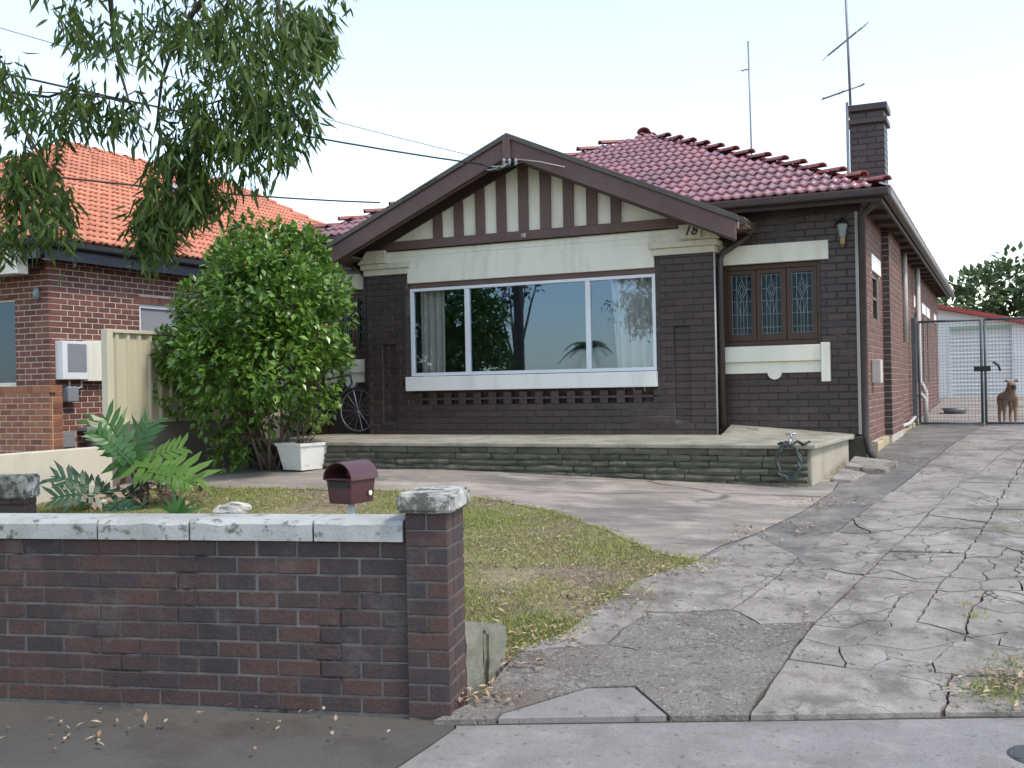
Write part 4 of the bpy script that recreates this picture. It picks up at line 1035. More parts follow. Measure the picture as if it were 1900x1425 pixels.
# ================================================================ BOUNDARY WALL + METAL FENCE
XB = -9.62
ZW = PX(100, 836, XB).z
yF = PX(206, 700, XB).y
BW = tag(MB().build('boundary_wall', 'render_cream'), 'low rendered boundary wall, cream in front and brown under the metal fence', 'wall')
q = MB(); q.box(XB-.14, XB, pb.y+.4, yF, .1, ZW); q.build('cream_section', 'render_cream', BW, bevel=.01)
q = MB(); q.box(XB-.16, XB-.01, yF+.002, 20, .1, 1.23); q.build('brown_section', 'render_brown', BW, bevel=.01)
MF = thing('metal_fence', 'cream corrugated metal fence standing on the brown boundary wall behind the bush', 'fence', (XB-.08, yF, 1.23))
FT = PX(206, 613, XB).z
q = MB(); q.box(XB-.13, XB-.03, yF-.02, yF+.075, 1.0, FT+.02); q.build('end_post', 'post_cream', MF, bevel=.006)
pan = 0
y = yF+.08
while y < 19:
    y1 = min(y+2.3, 19.5)
    q = MB(); pts = []; yy = y
    while yy < y1-.02:
        for dy, dx in ((0,0),(.05,0),(.065,.032),(.10,.032),(.115,0),(.17,0)): pts.append((yy+dy, dx))
        yy += .185
    pts = [p for p in pts if p[0] <= y1]
    for (py_, dx) in pts: q.v += [(XB-.08+dx, py_, 1.27), (XB-.08+dx, py_, FT-.02)]
    for i in range(len(pts)-1): q.f.append((2*i, 2*i+2, 2*i+3, 2*i+1)); q.mi.append(0)
    q.build('fence_sheet', 'fence_cream', MF)
    q = MB(); q.box(XB-.12, XB-.03, y, y1, FT-.022, FT+.02); q.build('top_rail', 'post_cream', MF, bevel=.004)
    q = MB(); q.box(XB-.12, XB-.03, y, y1, 1.232, 1.275); q.build('bottom_rail', 'post_cream', MF, bevel=.004)
    q = MB(); q.box(XB-.11, XB-.02, y1+.002, y1+.06, 1.232, FT+.02); q.build('post', 'post_cream', MF, bevel=.004)
    y = y1+.062
# brown paling gate between bush and house
PG = thing('paling_gate', 'brown timber paling gate behind the bush beside the house', 'gate', (-9.35, 13.6, .8))
for i in range(4):
    q = MB(); q.box(-9.58+i*.125, -9.58+i*.125+.115, 13.42, 13.44, .75, 2.45+random.uniform(-.02,.02)); q.build('paling', 'timber_paling', PG)
q = MB(); q.box(-9.58,-9.1,13.442,13.48,1.1,1.18); q.box(-9.58,-9.1,13.442,13.48,2.1,2.18); q.build('rail', 'timber_paling', PG)

# ================================================================ NEIGHBOUR HOUSE
NH = thing('neighbour_house', 'neighbouring red-brown brick house with a bright orange tiled hip roof and navy gutter', 'house', (-14.5, 13, 0))
NB = Pieces()
NX, NY = -12.7, 11.42
ON, ONF = V((NX,0,0)), V((0,NY,0))
w1 = PX(258, 560, NX); w2 = PX(325, 625, NX)
nwin = (w1.y, w1.y+1.5, 1.55, w1.z-.02)
q = MB(); wall_base(q, ON, YU, SNR, NY, 22.5, 0, 3.72, .25, [(*nwin, .12)])
fwn = PY(38, 560, NY+.1); 
wall_base(q, ONF, XU, FN, -21, NX-.252, 0, 3.72, .25, [(fwn.x-2.2, fwn.x, 1.93-.2, PY(20,552,NY).z, .14)])
q.build('wall', 'mortar_neighbour', NH)
brick_field(NB, ON, YU, SNR, NY+.043, 22.4, .2, 3.7, 'brick_neighbour', [(nwin[0]-.0, nwin[1], nwin[2], nwin[3]+.11)], zb=.2, gap=.015)
q = MB()
yy = nwin[0]-.1
while yy < nwin[1]+.1:
    q.obox(ON, YU, SNR, yy, yy+.076, nwin[3]+.005, nwin[3]+.11, -.008, .05); yy += .086
q.build('soldier_course', 'brick_neighbour', NH)
brick_field(NB, ONF, XU, FN, -17, NX+.008, .2, 3.7, 'brick_neighbour', [(fwn.x-2.2, fwn.x, 1.5, PY(20,552,NY).z)], zb=.2, gap=.015)
q = MB(); ztop = PY(20,552,NY).z
for e in ((fwn.x-2.2, fwn.x, ztop-.06, ztop), (fwn.x-2.2, fwn.x, 1.73, 1.80), (fwn.x-.06, fwn.x, 1.80, ztop-.06)): q.obox(ONF, XU, FN, e[0], e[1], e[2], e[3], .05, .12)
wo = q.build('window_frame', 'cream', NH)
q = MB(); q.obox(ONF, XU, FN, fwn.x-2.15, fwn.x-.05, 1.79, ztop-.05, .09, .1); q.build('pane', 'dark_glass', wo)
q = MB()
for e in ((nwin[0], nwin[0]+.07, nwin[2], nwin[3]), (nwin[1]-.07, nwin[1], nwin[2], nwin[3]), (nwin[0]+.07, nwin[1]-.07, nwin[3]-.07, nwin[3]), (nwin[0]+.07, nwin[1]-.07, (nwin[2]+nwin[3])/2-.03, (nwin[2]+nwin[3])/2+.03)): q.obox(ON, YU, SNR, e[0], e[1], e[2], e[3], .04, .1)
wo = q.build('window_frame', 'white', NH)
q = MB(); q.obox(ON, YU, SNR, nwin[0]+.05, nwin[1]-.05, nwin[2], nwin[3]-.05, .07, .08); q.build('pane', 'meter_grey', wo)
# porch beam and balustrade
zb0, zb1 = PY(40,512,NY-.2).z, PY(40,462,NY-.2).z
q = MB(); q.box(-20, NX-.06, NY-.5, NY-.3, zb0, zb1); q.box(-20, NX-.04, NY-.52, NY-.501, (zb0+zb1)/2-.01, (zb0+zb1)/2+.012); q.build('porch_beam', 'cream', NH, bevel=.006)
q = MB(); q.box(-20, NX-.06, NY-.3, NY-.01, zb0+.1, zb0+.14); q.build('porch_ceiling', 'brown_dark', NH)
pbz = PY(60,716,NY-.35).z; pbx = PY(92,760,NY-.35).x
OPAR = V((0, NY-.35, 0))
q = MB(); q.box(-20, pbx, NY-.35, NY-.12, 0, pbz); q.build('balustrade', 'mortar_neighbour', NH)
brick_field(NB, OPAR, XU, FN, -16, pbx+.006, .2, pbz-.1, 'brick_orange', zb=.2, gap=.015); 
x = -16
stc = []
while x < pbx:
    cpos = OPAR + XU*(x+.055) + Zu*(pbz-.05) + FN*.008; M = Matrix((XU, -FN, Zu)).transposed().to_4x4(); M.translation = cpos
    NB.put(brick_mesh(.11,.10,.1,'brick_orange'), M, [cpos-XU*.055-Zu*.05, cpos+XU*.055-Zu*.05, cpos+XU*.055+Zu*.05, cpos-XU*.055+Zu*.05]); x += .12
brick_field(NB, V((pbx,0,0)), YU, SNR, NY-.29, NY-.12, .2, pbz, 'brick_orange', zb=.2)
NB.finish('brick', 'bricks', NH, 300, lambda x, y: y > 840 or (x > 205 and y > 612) or x > 340)
# roof
NEX, NEY, NEZ, NW = -12.3, 11.0, 3.86, 4.5
NRZ = 6.57; NPT = (NRZ-NEZ)/NW; NYB = 25.2
q = MB(); A1 = V((NEX-NW, NEY+NW, NRZ)); A2 = V((NEX-NW, NYB-NW, NRZ))
n1, n2, n3, n4 = V((NEX-2*NW,NEY,NEZ)), V((NEX,NEY,NEZ)), V((NEX,NYB,NEZ)), V((NEX-2*NW,NYB,NEZ))
dd = V((0,0,-.03))
q.add([n1+dd,n2+dd,A1+dd,n3+dd,n4+dd,A2+dd], [(0,1,2),(1,3,5,2),(3,4,5),(4,0,2,5)]); NR = q.build('roof', 'tile_orange', NH)
st = Pieces(); sl_ = sqrt(NW**2+(NRZ-NEZ)**2); cs = NW/sl_
for (e0, u, inw, wid) in ((n1, XU, YU, 2*NW), (n2, YU, -XU, NYB-NEY)):
    v = (inw+Zu*NPT).normalized(); n_ = u.cross(v)
    tiles(st, e0, u, v, n_, sl_, (lambda t, w2=wid, c=cs: (t*c-.02, w2-t*c+.02)), 'tile_orange', .25, .24)
st.finish('roof_tile', 'roof_tiles', NR, 300, lambda x, y: (290 < x < 660 and y > 420))
ridge(n2, A1, 'ridge_orange', NR, .10, .42, .02); ridge(A1, A2, 'ridge_orange', NR, .10, .42, .01); ridge(n3, A2, 'ridge_orange', NR, .10, .42, .02)
q = MB(); q.box(NEX-.09, NEX+.03, NEY-.1, NYB, NEZ-.13, NEZ-.02); q.box(-21, NEX-.092, NEY-.12, NEY-.0, NEZ-.13, NEZ-.02); q.build('gutter', 'black', NH, bevel=.025)
q = MB(); q.box(NEX-.13, NEX-.1, NEY+.1, NYB, NEZ-.30, NEZ-.06); q.box(-21, NEX-.131, NEY+.02, NEY+.05, NEZ-.3, NEZ-.06); q.build('fascia', 'blue_trim', NH)
q = MB(); q.box(NX-.05, NEX-.135, NEY+.06, NYB, NEZ-.2, NEZ-.18); q.box(-21, NX-.05, NEY+.06, NY+.1, NEZ-.2, NEZ-.18); q.build('eave_soffit', 'brown_dark', NH)
p_ = PD(350, 366, 20); 
# skylight on the far slope
vS = (-XU+Zu*NPT).normalized(); nS = YU.cross(vS)
pr = ray(350, 366); t = (n2-CAMP).dot(nS)/pr.dot(nS); sp = CAMP+pr*t
q = MB(); 
def onr(a, b, h): return sp + YU*a + vS*b + nS*h
q.prism([onr(-.45,-.3,.12), onr(.45,-.3,.12), onr(.45,.3,.12), onr(-.45,.3,.12)], nS*-.12); q.build('skylight', 'meter_grey', NR, bevel=.01)
# fittings on the neighbour's wall
def wallbox(px0, py0, px1, py1, d, nm, m, label, cat, parent=None, bev=.008, d0=.0):
    a, b = PX(px0, (py0+py1)/2, NX+d), PX(px1, (py0+py1)/2, NX+d); zt, zl = PX((px0+px1)/2, py0, NX+d).z, PX((px0+px1)/2, py1, NX+d).z
    q = MB(); q.box(NX+.01+d0, NX+d, a.y, b.y, zl, zt); o = q.build(nm, m, parent, bevel=bev)
    if label: tag(o, label, cat)
    return o
mbx = wallbox(117, 633, 163, 704, .17, 'meter_box', 'alu_white', 'white electricity meter box with a grey window on the neighbour brick wall', 'meter box')
wallbox(126, 638, 161, 690, .176, 'window', 'meter_grey', None, None, mbx, .002, .1)
wallbox(163, 633, 206, 707, .12, 'wall_cabinet', 'cream', 'plain cream cabinet on the neighbour brick wall between meter box and metal fence', 'cabinet')
gm = wallbox(127, 717, 147, 746, .14, 'gas_meter', 'meter_grey', 'small grey gas meter under the white meter box', 'gas meter', None, .02)
a = PX(130, 705, NX+.08)
q = MB()
for px in (129, 151):
    s0, s1, s2 = PX(px, 704, NX+.08), PX(px, 718, NX+.08), PX(138, 724, NX+.1); q.tube([s0, s1, s2], .016, 6)
q.build('pipe', 'pipe_grey', gm, True)
wallbox(113, 803, 141, 830, .15, 'junction_box', 'meter_grey', 'square grey box low on the neighbour wall above the cream boundary wall', 'junction box')
g2 = wallbox(172, 806, 192, 832, .16, 'water_meter', 'steel', 'small metal meter with a grey lid at the foot of the neighbour wall', 'meter', None, .02)
wallbox(162, 792, 196, 799, .22, 'lid', 'meter_grey', None, None, g2, .004)
sc = PX(91, 478, NX+.12)
CAMR = thing('security_camera', 'small white security camera under the navy eave of the neighbour house', 'camera', sc)
q = MB(); q.lathe(sc+V((.02,-.13,0)), [(.035,0),(.045,.02),(.045,.2)], 10, (0,1,0)); q.build('body', 'white', CAMR, True)
q = MB(); q.lathe(sc+V((.02,-.135,0)), [(.026,0),(.026,.01)], 10, (0,1,0)); q.build('lens', 'black', CAMR)
q = MB(); q.box(sc.x-.11, sc.x, sc.y+.02, sc.y+.06, sc.z-.02, sc.z+.02); q.build('bracket', 'white', CAMR)
lp = PY(67, 545, NY-.06)
LMP = thing('porch_lamp', 'small pale wall lamp beside the dark window on the neighbour porch', 'lamp', lp)
q = MB(); q.lathe(lp-Zu*.09, [(.02,0),(.05,.03),(.045,.16),(.015,.19)], 10); q.build('shade', 'lamp_glass', LMP, True)
q = MB(); q.box(lp.x-.025, lp.x+.025, lp.y+.02, NY-.009, lp.z-.03, lp.z+.05); q.build('mount', 'metal_grey', LMP)

# ================================================================ GATE, GARAGE, BACKYARD
GYG = 20.3
GAT = thing('mesh_gate', 'grey double gate of fine wire mesh across the driveway behind the house corner', 'gate', (-.3, GYG, .75))
gzb, gzt = .80, 2.60
for (a, b) in ((-1.36, -.345), (-.285, .95)):
    q = MB()
    for p in (((a,GYG,gzb),(a,GYG,gzt)), ((b,GYG,gzb),(b,GYG,gzt)), ((a,GYG,gzb),(b,GYG,gzb)), ((a,GYG,gzt),(b,GYG,gzt))): q.tube(p, .022, 8)
    lf = q.build('gate_leaf', 'gate_metal', GAT, True)
    q = MB()
    for x in rng(a, b, .055)[1:-1]: q.tube([(x,GYG,gzb),(x,GYG,gzt)], .0018, 4, cap=False)
    for z in rng(gzb, gzt, .055)[1:-1]: q.tube([(a,GYG+.004,z),(b,GYG+.004,z)], .0018, 4, cap=False)
    o = q.build('wire_mesh', 'gate_metal', lf); o['kind'] = 'stuff'
for x in (-1.44, 1.03):
    q = MB(); q.box(x-.04, x+.04, GYG-.04, GYG+.04, .7, 2.68); q.build('post', 'gate_metal', GAT, bevel=.006)
q = MB(); q.box(-.47,-.2,GYG-.06,GYG-.02,1.70,1.79); q.tube([(-.16,GYG-.05,1.86),(-.08,GYG-.06,1.8),(-.05,GYG-.05,1.7)], .02, 6); q.build('latch', 'black', GAT)
q = MB(); q.box(-.325,-.305,GYG-.03,GYG-.005,.72,1.5); q.build('drop_bolt', 'steel', GAT)
GR = thing('garage', 'white garage with ribbed roller door and red roof edge behind the mesh gate', 'garage', (.5, 33, 1.05))
gy = 33.0
gl, gr = PY(1763, 650, gy).x, PY(1878, 650, gy).x
gtop = PY(1820, 610, gy).z; gbot = PY(1820, 737, gy).z
rt0, rt1 = PY(1765, 574, gy), PY(1900, 597, gy)
sl2 = (rt1.z-rt0.z)/(rt1.x-rt0.x)
q = MB(); xl = gl-1.6
zr = lambda x: rt0.z + sl2*(x-rt0.x)
for (a, b, zz0) in ((xl, gl, .8), (gr, gr+3.5, .8), (gl, gr, gtop+.08)):
    q.prism([V((a,gy,zz0)), V((b,gy,zz0)), V((b,gy,zr(b)-.06)), V((a,gy,zr(a)-.06))], V((0,5,0)))
q.build('wall', 'garage_white', GR)
for k in range(22):
    z = .95+k*.1
    b2 = gr+3.5
    q = MB(); q.box(gr+.06, b2, gy-.018, gy-.002, z, min(z+.092, zr(b2)-.1)); 
    if z+.092 < zr(b2)-.05: q.build('weatherboard', 'garage_white', GR)
q = MB(); n_ = 17
for i in range(n_*3+1):
    z = gbot+(gtop-gbot)*i/(n_*3); d = (0,.03,.065)[i % 3]
    q.v += [(gl, gy+.06+d, z), (gr, gy+.06+d, z)]
for i in range(n_*3): q.f.append((2*i, 2*i+1, 2*i+3, 2*i+2)); q.mi.append(0)
q.build('roller_door', 'garage_white', GR)
q = MB(); q.box(gl-.01, gr+.01, gy-.02, gy+.1, gtop+.002, gtop+.079); q.build('door_head', 'garage_green', GR)
q = MB(); q.box(gl-.05, gl-.002, gy-.02, gy+.1, gbot, gtop); q.box(gr+.002, gr+.05, gy-.02, gy+.1, gbot, gtop); q.build('door_jamb', 'garage_white', GR)
q = MB(); a, b = xl-.3, gr+3.8
q.prism([V((a,gy-.3,zr(a)-.05)), V((b,gy-.3,zr(b)-.05)), V((b,gy-.3,zr(b)+.06)), V((a,gy-.3,zr(a)+.06))], V((0,5.6,0))); q.build('roof', 'roof_sheet_red', GR)
# small things by the gate
bp = V((-.95, 24.5, H(-.95,24.5)+.02))
BUC = thing('metal_tub', 'shallow dark metal tub on the ground by the side wall behind the gate', 'tub', bp)
q = MB(); q.lathe(bp, [(.2,0),(.26,.12),(.27,.12),(.21,.02)], 14); q.build('bowl', 'metal_grey', BUC, True)
# box on the side wall near the corner
q = MB(); q.box(RX1+.01, RX1+.12, 14.15, 14.4, 1.55, 1.85); tag(q.build('side_meter', 'pipe_grey', None, bevel=.01), 'small pale grey box low on the lit side wall near the house corner', 'meter box')

# ================================================================ DOG
def skin(name, pts, edges, m, parent=None, root=0, sub=2):
    bm = bmesh.new(); lay = bm.verts.layers.skin.verify(); vs = []
    for i, (x, y, z, r) in enumerate(pts):
        v = bm.verts.new((x, y, z)); rr = r if isinstance(r, tuple) else (r, r); v[lay].radius = rr; v[lay].use_root = i == root; vs.append(v)
    for a, b in edges: bm.edges.new((vs[a], vs[b]))
    me = bpy.data.meshes.new(name); bm.to_mesh(me); bm.free(); me.materials.append(MATS[m])
    o = bpy.data.objects.new(name, me); COL.objects.link(o)
    s_ = o.modifiers.new('skin', 'SKIN'); s_.use_smooth_shade = True
    o.modifiers.new('sub', 'SUBSURF').levels = sub; o.modifiers['sub'].render_levels = sub
    if parent: attach(o, parent)
    return o
dp = PY(1876, 788, 20.75); gzd = H(dp.x, dp.y)+.025
DOG = thing('dog', 'short-haired brown dog standing behind the mesh gate and facing the street', 'dog', (dp.x, dp.y, gzd))
# local: +y is the way the dog faces away from; faces -Y, turned a little
ang = RAD(8)
def DL(x, y, z): return (dp.x + x*cos(ang)-y*sin(ang), dp.y + x*sin(ang)+y*cos(ang), gzd+z)
P_ = []; E_ = []
def dv(x, y, z, r, frm=None):
    P_.append((*DL(x,y,z), r)); i = len(P_)-1
    if frm is not None: E_.append((frm, i))
    return i
pel = dv(0,.62,.50,.10); mid_ = dv(0,.36,.47,.095, pel); che = dv(0,.10,.47,.125, mid_); nek = dv(0,-.02,.57,.085, che); nk2 = dv(0,-.07,.645,.07, nek)
hd = dv(0,-.12,.70,.088, nk2); hd2 = dv(0,-.19,.69,.072, hd); mz = dv(0,-.27,.66,.05, hd2); mz2 = dv(0,-.32,.655,.042, mz)
for sx in (-1, 1):
    sh = dv(sx*.085,.06,.42,.062, che); el = dv(sx*.09,.10,.30,.042, sh); wr = dv(sx*.09,.07,.15,.03, el); pw = dv(sx*.09,.06,.035,.028, wr); dv(sx*.09,.01,.025,.03, pw)
    hp = dv(sx*.08,.62,.44,.078, pel); kn = dv(sx*.09,.53,.30,.052, hp); hk = dv(sx*.09,.69,.18,.03, kn); hp2 = dv(sx*.09,.67,.04,.027, hk); dv(sx*.09,.62,.025,.03, hp2)
t1 = dv(0,.74,.52,.035, pel); t2 = dv(0,.86,.42,.022, t1); dv(0,.92,.30,.012, t2)
skin('body', P_, E_, 'dog_fur', DOG, 0)
for sx in (-1, 1):
    q = MB(); q.prism([V(DL(sx*.03,-.12,.76)), V(DL(sx*.08,-.10,.73)), V(DL(sx*.118,-.13,.755)), V(DL(sx*.085,-.125,.795))], V((0,.018,0))); q.build('ear', 'dog_fur', DOG, bevel=.004)
    q = MB(); q.lathe(DL(sx*.035,-.235,.715), [(.001,-.011),(.011,0),(.001,.011)], 8); q.build('eye', 'dog_dark', DOG, True)
q = MB(); q.lathe(DL(0,-.345,.655), [(.006,-.012),(.036,.0),(.05,.05),(.045,.06)], 10, (0,1,0)); q.build('muzzle', 'dog_dark_fur', DOG, True)
q = MB(); q.lathe(DL(0,-.352,.668), [(.004,-.016),(.02,0),(.012,.014)], 8); q.build('nose', 'dog_dark', DOG, True)
q = MB(); ring = [DL(.078*cos(a), -.055+.03*sin(a)-.0, .615+.05*sin(a)) for a in [2*pi*i/14 for i in range(15)]]; q.tube(ring, .010, 6); q.build('collar', 'black', DOG, True)

# ================================================================ ANTENNAS, LANTERN, CABLES
def antenna(name, label, base, top, booms, group=None):
    A = thing(name, label, 'antenna', base)
    q = MB(); q.tube([base, top], .018, 6); q.build('mast', 'metal_grey', A, True)
    for (a, b, els) in booms:
        q = MB(); q.tube([a, b], .013, 6); bo = q.build('boom', 'metal_grey', A, True)
        d = (b-a).normalized(); s_ = d.cross(Zu).normalized()
        for t, hl in els:
            q = MB(); p = a.lerp(b, t); q.tube([p-s_*hl, p+s_*hl], .006, 5); q.build('element', 'metal_grey', A, True)
    return A
ya = 15.6
antenna('tv_antenna', 'tall two-boom television antenna fixed to the left of the brick chimney', PY(1578,195,ya), PY(1568,-40,ya),
        [(PY(1536,103,ya), PY(1606,46,ya+.25), [(0,.22),(.25,.2),(.42,.42),(.5,.38),(.62,.18),(.8,.14),(1,.12)]), (PY(1526,184,ya), PY(1604,156,ya+.2), [(0,.1),(.45,.12),(.95,.1)])])
q_ = antenna('tv_antenna', 'thin lone antenna mast rising behind the red tiled ridge', V((*PY(1396,300,22).xy, 5.0)), PY(1388,76,22),
        [(PY(1376,131,22), PY(1390,128,22), [(0,.12),(.6,.07)])])
lq = PY(1565, 422, WY)
LAN = thing('wall_lantern', 'brass carriage lantern on the dark wall at the right house corner', 'lantern', (lq.x, WY-.02, lq.z))
lx, ly = lq.x, WY-.13
q = MB(); q.box(lx-.035, lx+.035, WY-.03, WY-.009, lq.z-.15, lq.z+.06); q.build('backplate', 'black', LAN, bevel=.004)
q = MB(); q.tube([(lx,WY-.02,lq.z-.1),(lx,WY-.08,lq.z-.16),(lx,ly,lq.z-.13)], .01, 6); q.build('arm', 'black', LAN, True)
q = MB(); q.lathe((lx,ly,lq.z-.13), [(.035,0),(.062,.15),(.06,.155)], 6); q.build('glass', 'lamp_glass', LAN)
q = MB(); q.lathe((lx,ly,lq.z+.026), [(.08,0),(.045,.05),(.015,.075),(.012,.10)], 8); q.build('cap', 'black', LAN)
q = MB(); q.lathe((lx,ly,lq.z-.25), [(.01,0),(.03,.04),(.035,.115)], 8); q.build('finial', 'brass', LAN)
def cable(name, label, a, b, sag, r, m='wire_black', n=24):
    pts = [V(a).lerp(V(b), i/n) - Zu*(4*sag*(i/n)*(1-i/n)) for i in range(n+1)]
    q = MB(); q.tube(pts, r, 6); return tag(q.build(name, m, None, True), label, 'cable')
POLE = V((-13.1,-3,0))
cable('power_cable', 'thick black service cable running from upper left to the gable peak', POLE+Zu*6.3, PY(895,305,12.44), .52, .011)
cable('power_cable', 'faint thin wire above the service cable, ending at the gable slope', POLE+Zu*6.8, PY(880,290,12.44), .30, .005, 'metal_grey')
cable('power_cable', 'lower dark cable crossing the orange roof towards the left eave', POLE+V((-.3,0,5.0)), PY(705,376,12.9), .55, .011)
# bundle of service wires under the gable peak
SB = thing('wire_bundle', 'tangle of service wires and insulators under the gable peak', 'wires', (-5.75, 12.45, 4.5))
for i in range(7):
    a = PY(895+random.uniform(-4,25), 305+random.uniform(-3,12), 12.44); b = PY(940+random.uniform(0,30), 296+random.uniform(-4,6), 12.44)
    c = (a+b)/2 - Zu*random.uniform(.04,.16) + V((0,-.05,0))
    pts = [a.lerp(c, t).lerp(c.lerp(b, t), t) for t in [k/8 for k in range(9)]]
    q = MB(); q.tube(pts, .008, 5); q.build('wire', 'wire_light' if i % 3 == 0 else 'wire_black', SB, True)
for px in (935, 945, 957):
    p = PY(px, 300, 12.43); q = MB(); q.lathe(p-Zu*.05, [(.012,0),(.025,.02),(.02,.05),(.028,.07),(.012,.09)], 8); q.build('insulator', 'meter_grey', SB, True)
q = MB(); q.tube([PY(955,295,12.44), PY(1000,300,12.43), PY(1048,310,12.44)], .007, 5); q.build('wire', 'wire_light', SB, True)

# ================================================================ LEAVES
def leafcloud(mb, p, d, nrm, L_, w_, fold=.25, kite=True):
    d = d.normalized(); s_ = d.cross(nrm)
    if s_.length < 1e-3: s_ = V((1,0,0))
    s_.normalize(); n_ = s_.cross(d)
    b = len(mb.v)
    if kite:
        mb.v += [tuple(p), tuple(p+d*L_*.45+s_*w_+n_*w_*fold), tuple(p+d*L_), tuple(p+d*L_*.45-s_*w_+n_*w_*fold)]
        mb.f += [(b,b+1,b+2), (b,b+2,b+3)]; mb.mi += [mb.cur]*2
    else:
        mb.v += [tuple(p), tuple(p+d*L_*.3+s_*w_), tuple(p+d*L_*.3-s_*w_), tuple(p+d*L_*.65+s_*w_*.8+n_*L_*.08), tuple(p+d*L_*.65-s_*w_*.8+n_*L_*.08), tuple(p+d*L_+n_*L_*.2)]
        mb.f += [(b,b+1,b+2), (b+1,b+3,b+4,b+2), (b+3,b+5,b+4)]; mb.mi += [mb.cur]*3
def rv(): 
    while 1:
        v = V((random.uniform(-1,1), random.uniform(-1,1), random.uniform(-1,1)))
        if .05 < v.length < 1: return v
RH = V((RT.x, RT.y, 0)).normalized(); FH = V((FW.x, FW.y, 0)).normalized()

# ---- camellia bush
BB = PD(505, 850, 13.55); BB.z = H(BB.x, BB.y)
BUSH = thing('bush', 'large round glossy green bush with bare lower stems beside the white planter', 'bush', BB)
lumps = [(480,468,66,0),(555,470,52,.3),(428,494,46,.2),(598,540,50,.3),(388,575,60,-.2),(480,540,95,-.6),(560,580,85,-.5),(345,650,54,0),(420,660,85,-.6),(510,670,80,-.8),(585,640,52,-.1),(622,660,30,.2),
         (350,720,55,.1),(420,750,70,-.2),(500,740,60,-.3),(330,690,40,.3),(590,710,45,.1),(440,815,42,.0),(425,840,30,-.2),(470,805,30,-.1),(600,750,28,-.2),(560,660,50,.8),(450,600,80,.9),(530,500,70,.9),(395,620,60,1.0)]
mb = MB()
for (px, py, r, dd_) in lumps:
    c = PD(px, py, 13.5+dd_); R_ = r/FPX*13.5
    n = int(520*(r/60)**2)
    if py > 690: n = int(n*.42)
    for i in range(n):
        v = rv(); v = v.normalized()*(.55+.5*random.random()**.6)
        p = c + V((v.x*R_*1.05, v.y*R_*1.05, v.z*R_))
        if noise.noise(p*2.6) < -.32: continue
        out = v.normalized()
        for k in range(2):
            d = (out*.7 + rv()*.9 + Zu*-.15); nn_ = (out*.6 + Zu*.8 + rv()*.6)
            leafcloud(mb, p+rv()*.03, d, nn_, random.uniform(.075,.125), random.uniform(.022,.036))
mb.build('crown', 'leaf_bush', BUSH)['kind'] = 'stuff'
q = MB()
for i in range(15):
    a = random.uniform(0, 2*pi); r0 = .12*random.random(); px = random.choice(lumps[:20])
    e = PD(px[0], px[1], 13.5+px[3]); s0 = BB + V((cos(a)*r0, sin(a)*r0, -.03))
    m1 = s0.lerp(e, .35) + Zu*.25 + rv()*.08; m2 = s0.lerp(e, .7) + Zu*.15 + rv()*.08
    q.tube([s0, s0.lerp(m1,.5)+rv()*.03, m1, m2, e], random.uniform(.018,.032), 5, .006)
    for j in range(4):
        f = m1.lerp(e, random.random()*.8); q.tube([f, f+rv()*.25+Zu*.1, f+rv()*.4+Zu*.2], .008, 4, .003)
q.build('stems', 'bark', BUSH, True)

# ---- gum tree: trunk out of view on the verge, crown hanging over the front lawn
TB = V((-6.6, 0.6, 0))
GUM = thing('gum_tree', 'street gum tree hanging long drooping leafy branches into the top left of the view', 'tree', TB)
q = MB()
T1 = V((-6.9,1.2,2.6)); T2 = V((-6.7,2.4,4.9)); T3 = V((-6.2,4.2,6.3)); T4 = V((-5.6,6.0,6.4))
q.tube([TB-Zu*.1, TB+Zu*.5+V((-.05,.1,0)), T1, T2], .26, 10, .16)
q.tube([T2, T3, T4, V((-5.3,7.0,5.7))], .14, 8, .04)
q.tube([T2, V((-8.2,3.2,6.2)), V((-9.2,4.2,7.0))], .12, 8, .04); q.tube([T2, V((-5.6,1.4,6.6)), V((-4.6,.6,8.0))], .12, 8, .04)
q.build('trunk', 'bark_gum', GUM, True)
q = MB(); GD = 8.0
def gp(px, py, d=GD): return PD(px, py, d)
brs = [[(470,-120),(440,-20),(390,60),(330,60),(250,110)], [(470,-120),(520,20),(545,130),(520,260)], [(470,-120),(360,20),(340,60),(420,80),(470,100),(430,180),(330,210)], [(330,60),(300,150),(290,240),(330,300),(290,420)], [(210,60),(225,140),(240,190),(160,175),(60,170)], [(-80,80),(10,170),(60,200),(40,300),(30,400)], [(10,170),(90,180),(150,160),(180,200)], [(430,180),(480,240),(520,280)], [(40,230),(80,300),(100,380)]]
for k, b in enumerate(brs):
    pts = [gp(x, y, GD+.25*sin(k*2.1+i)) for i, (x, y) in enumerate(b)]; q.tube(pts, .026 if k < 3 else .014, 6, .005)
q.tube([V((-5.3,7.0,5.7)), gp(470,-120)], .05, 6, .028); q.tube([V((-9.2,4.2,7.0)), gp(-80,80)], .05, 6, .02); q.tube([T3, gp(200,-60), gp(210,60)], .05, 6, .014)
q.build('branches', 'bark_dark', GUM, True)
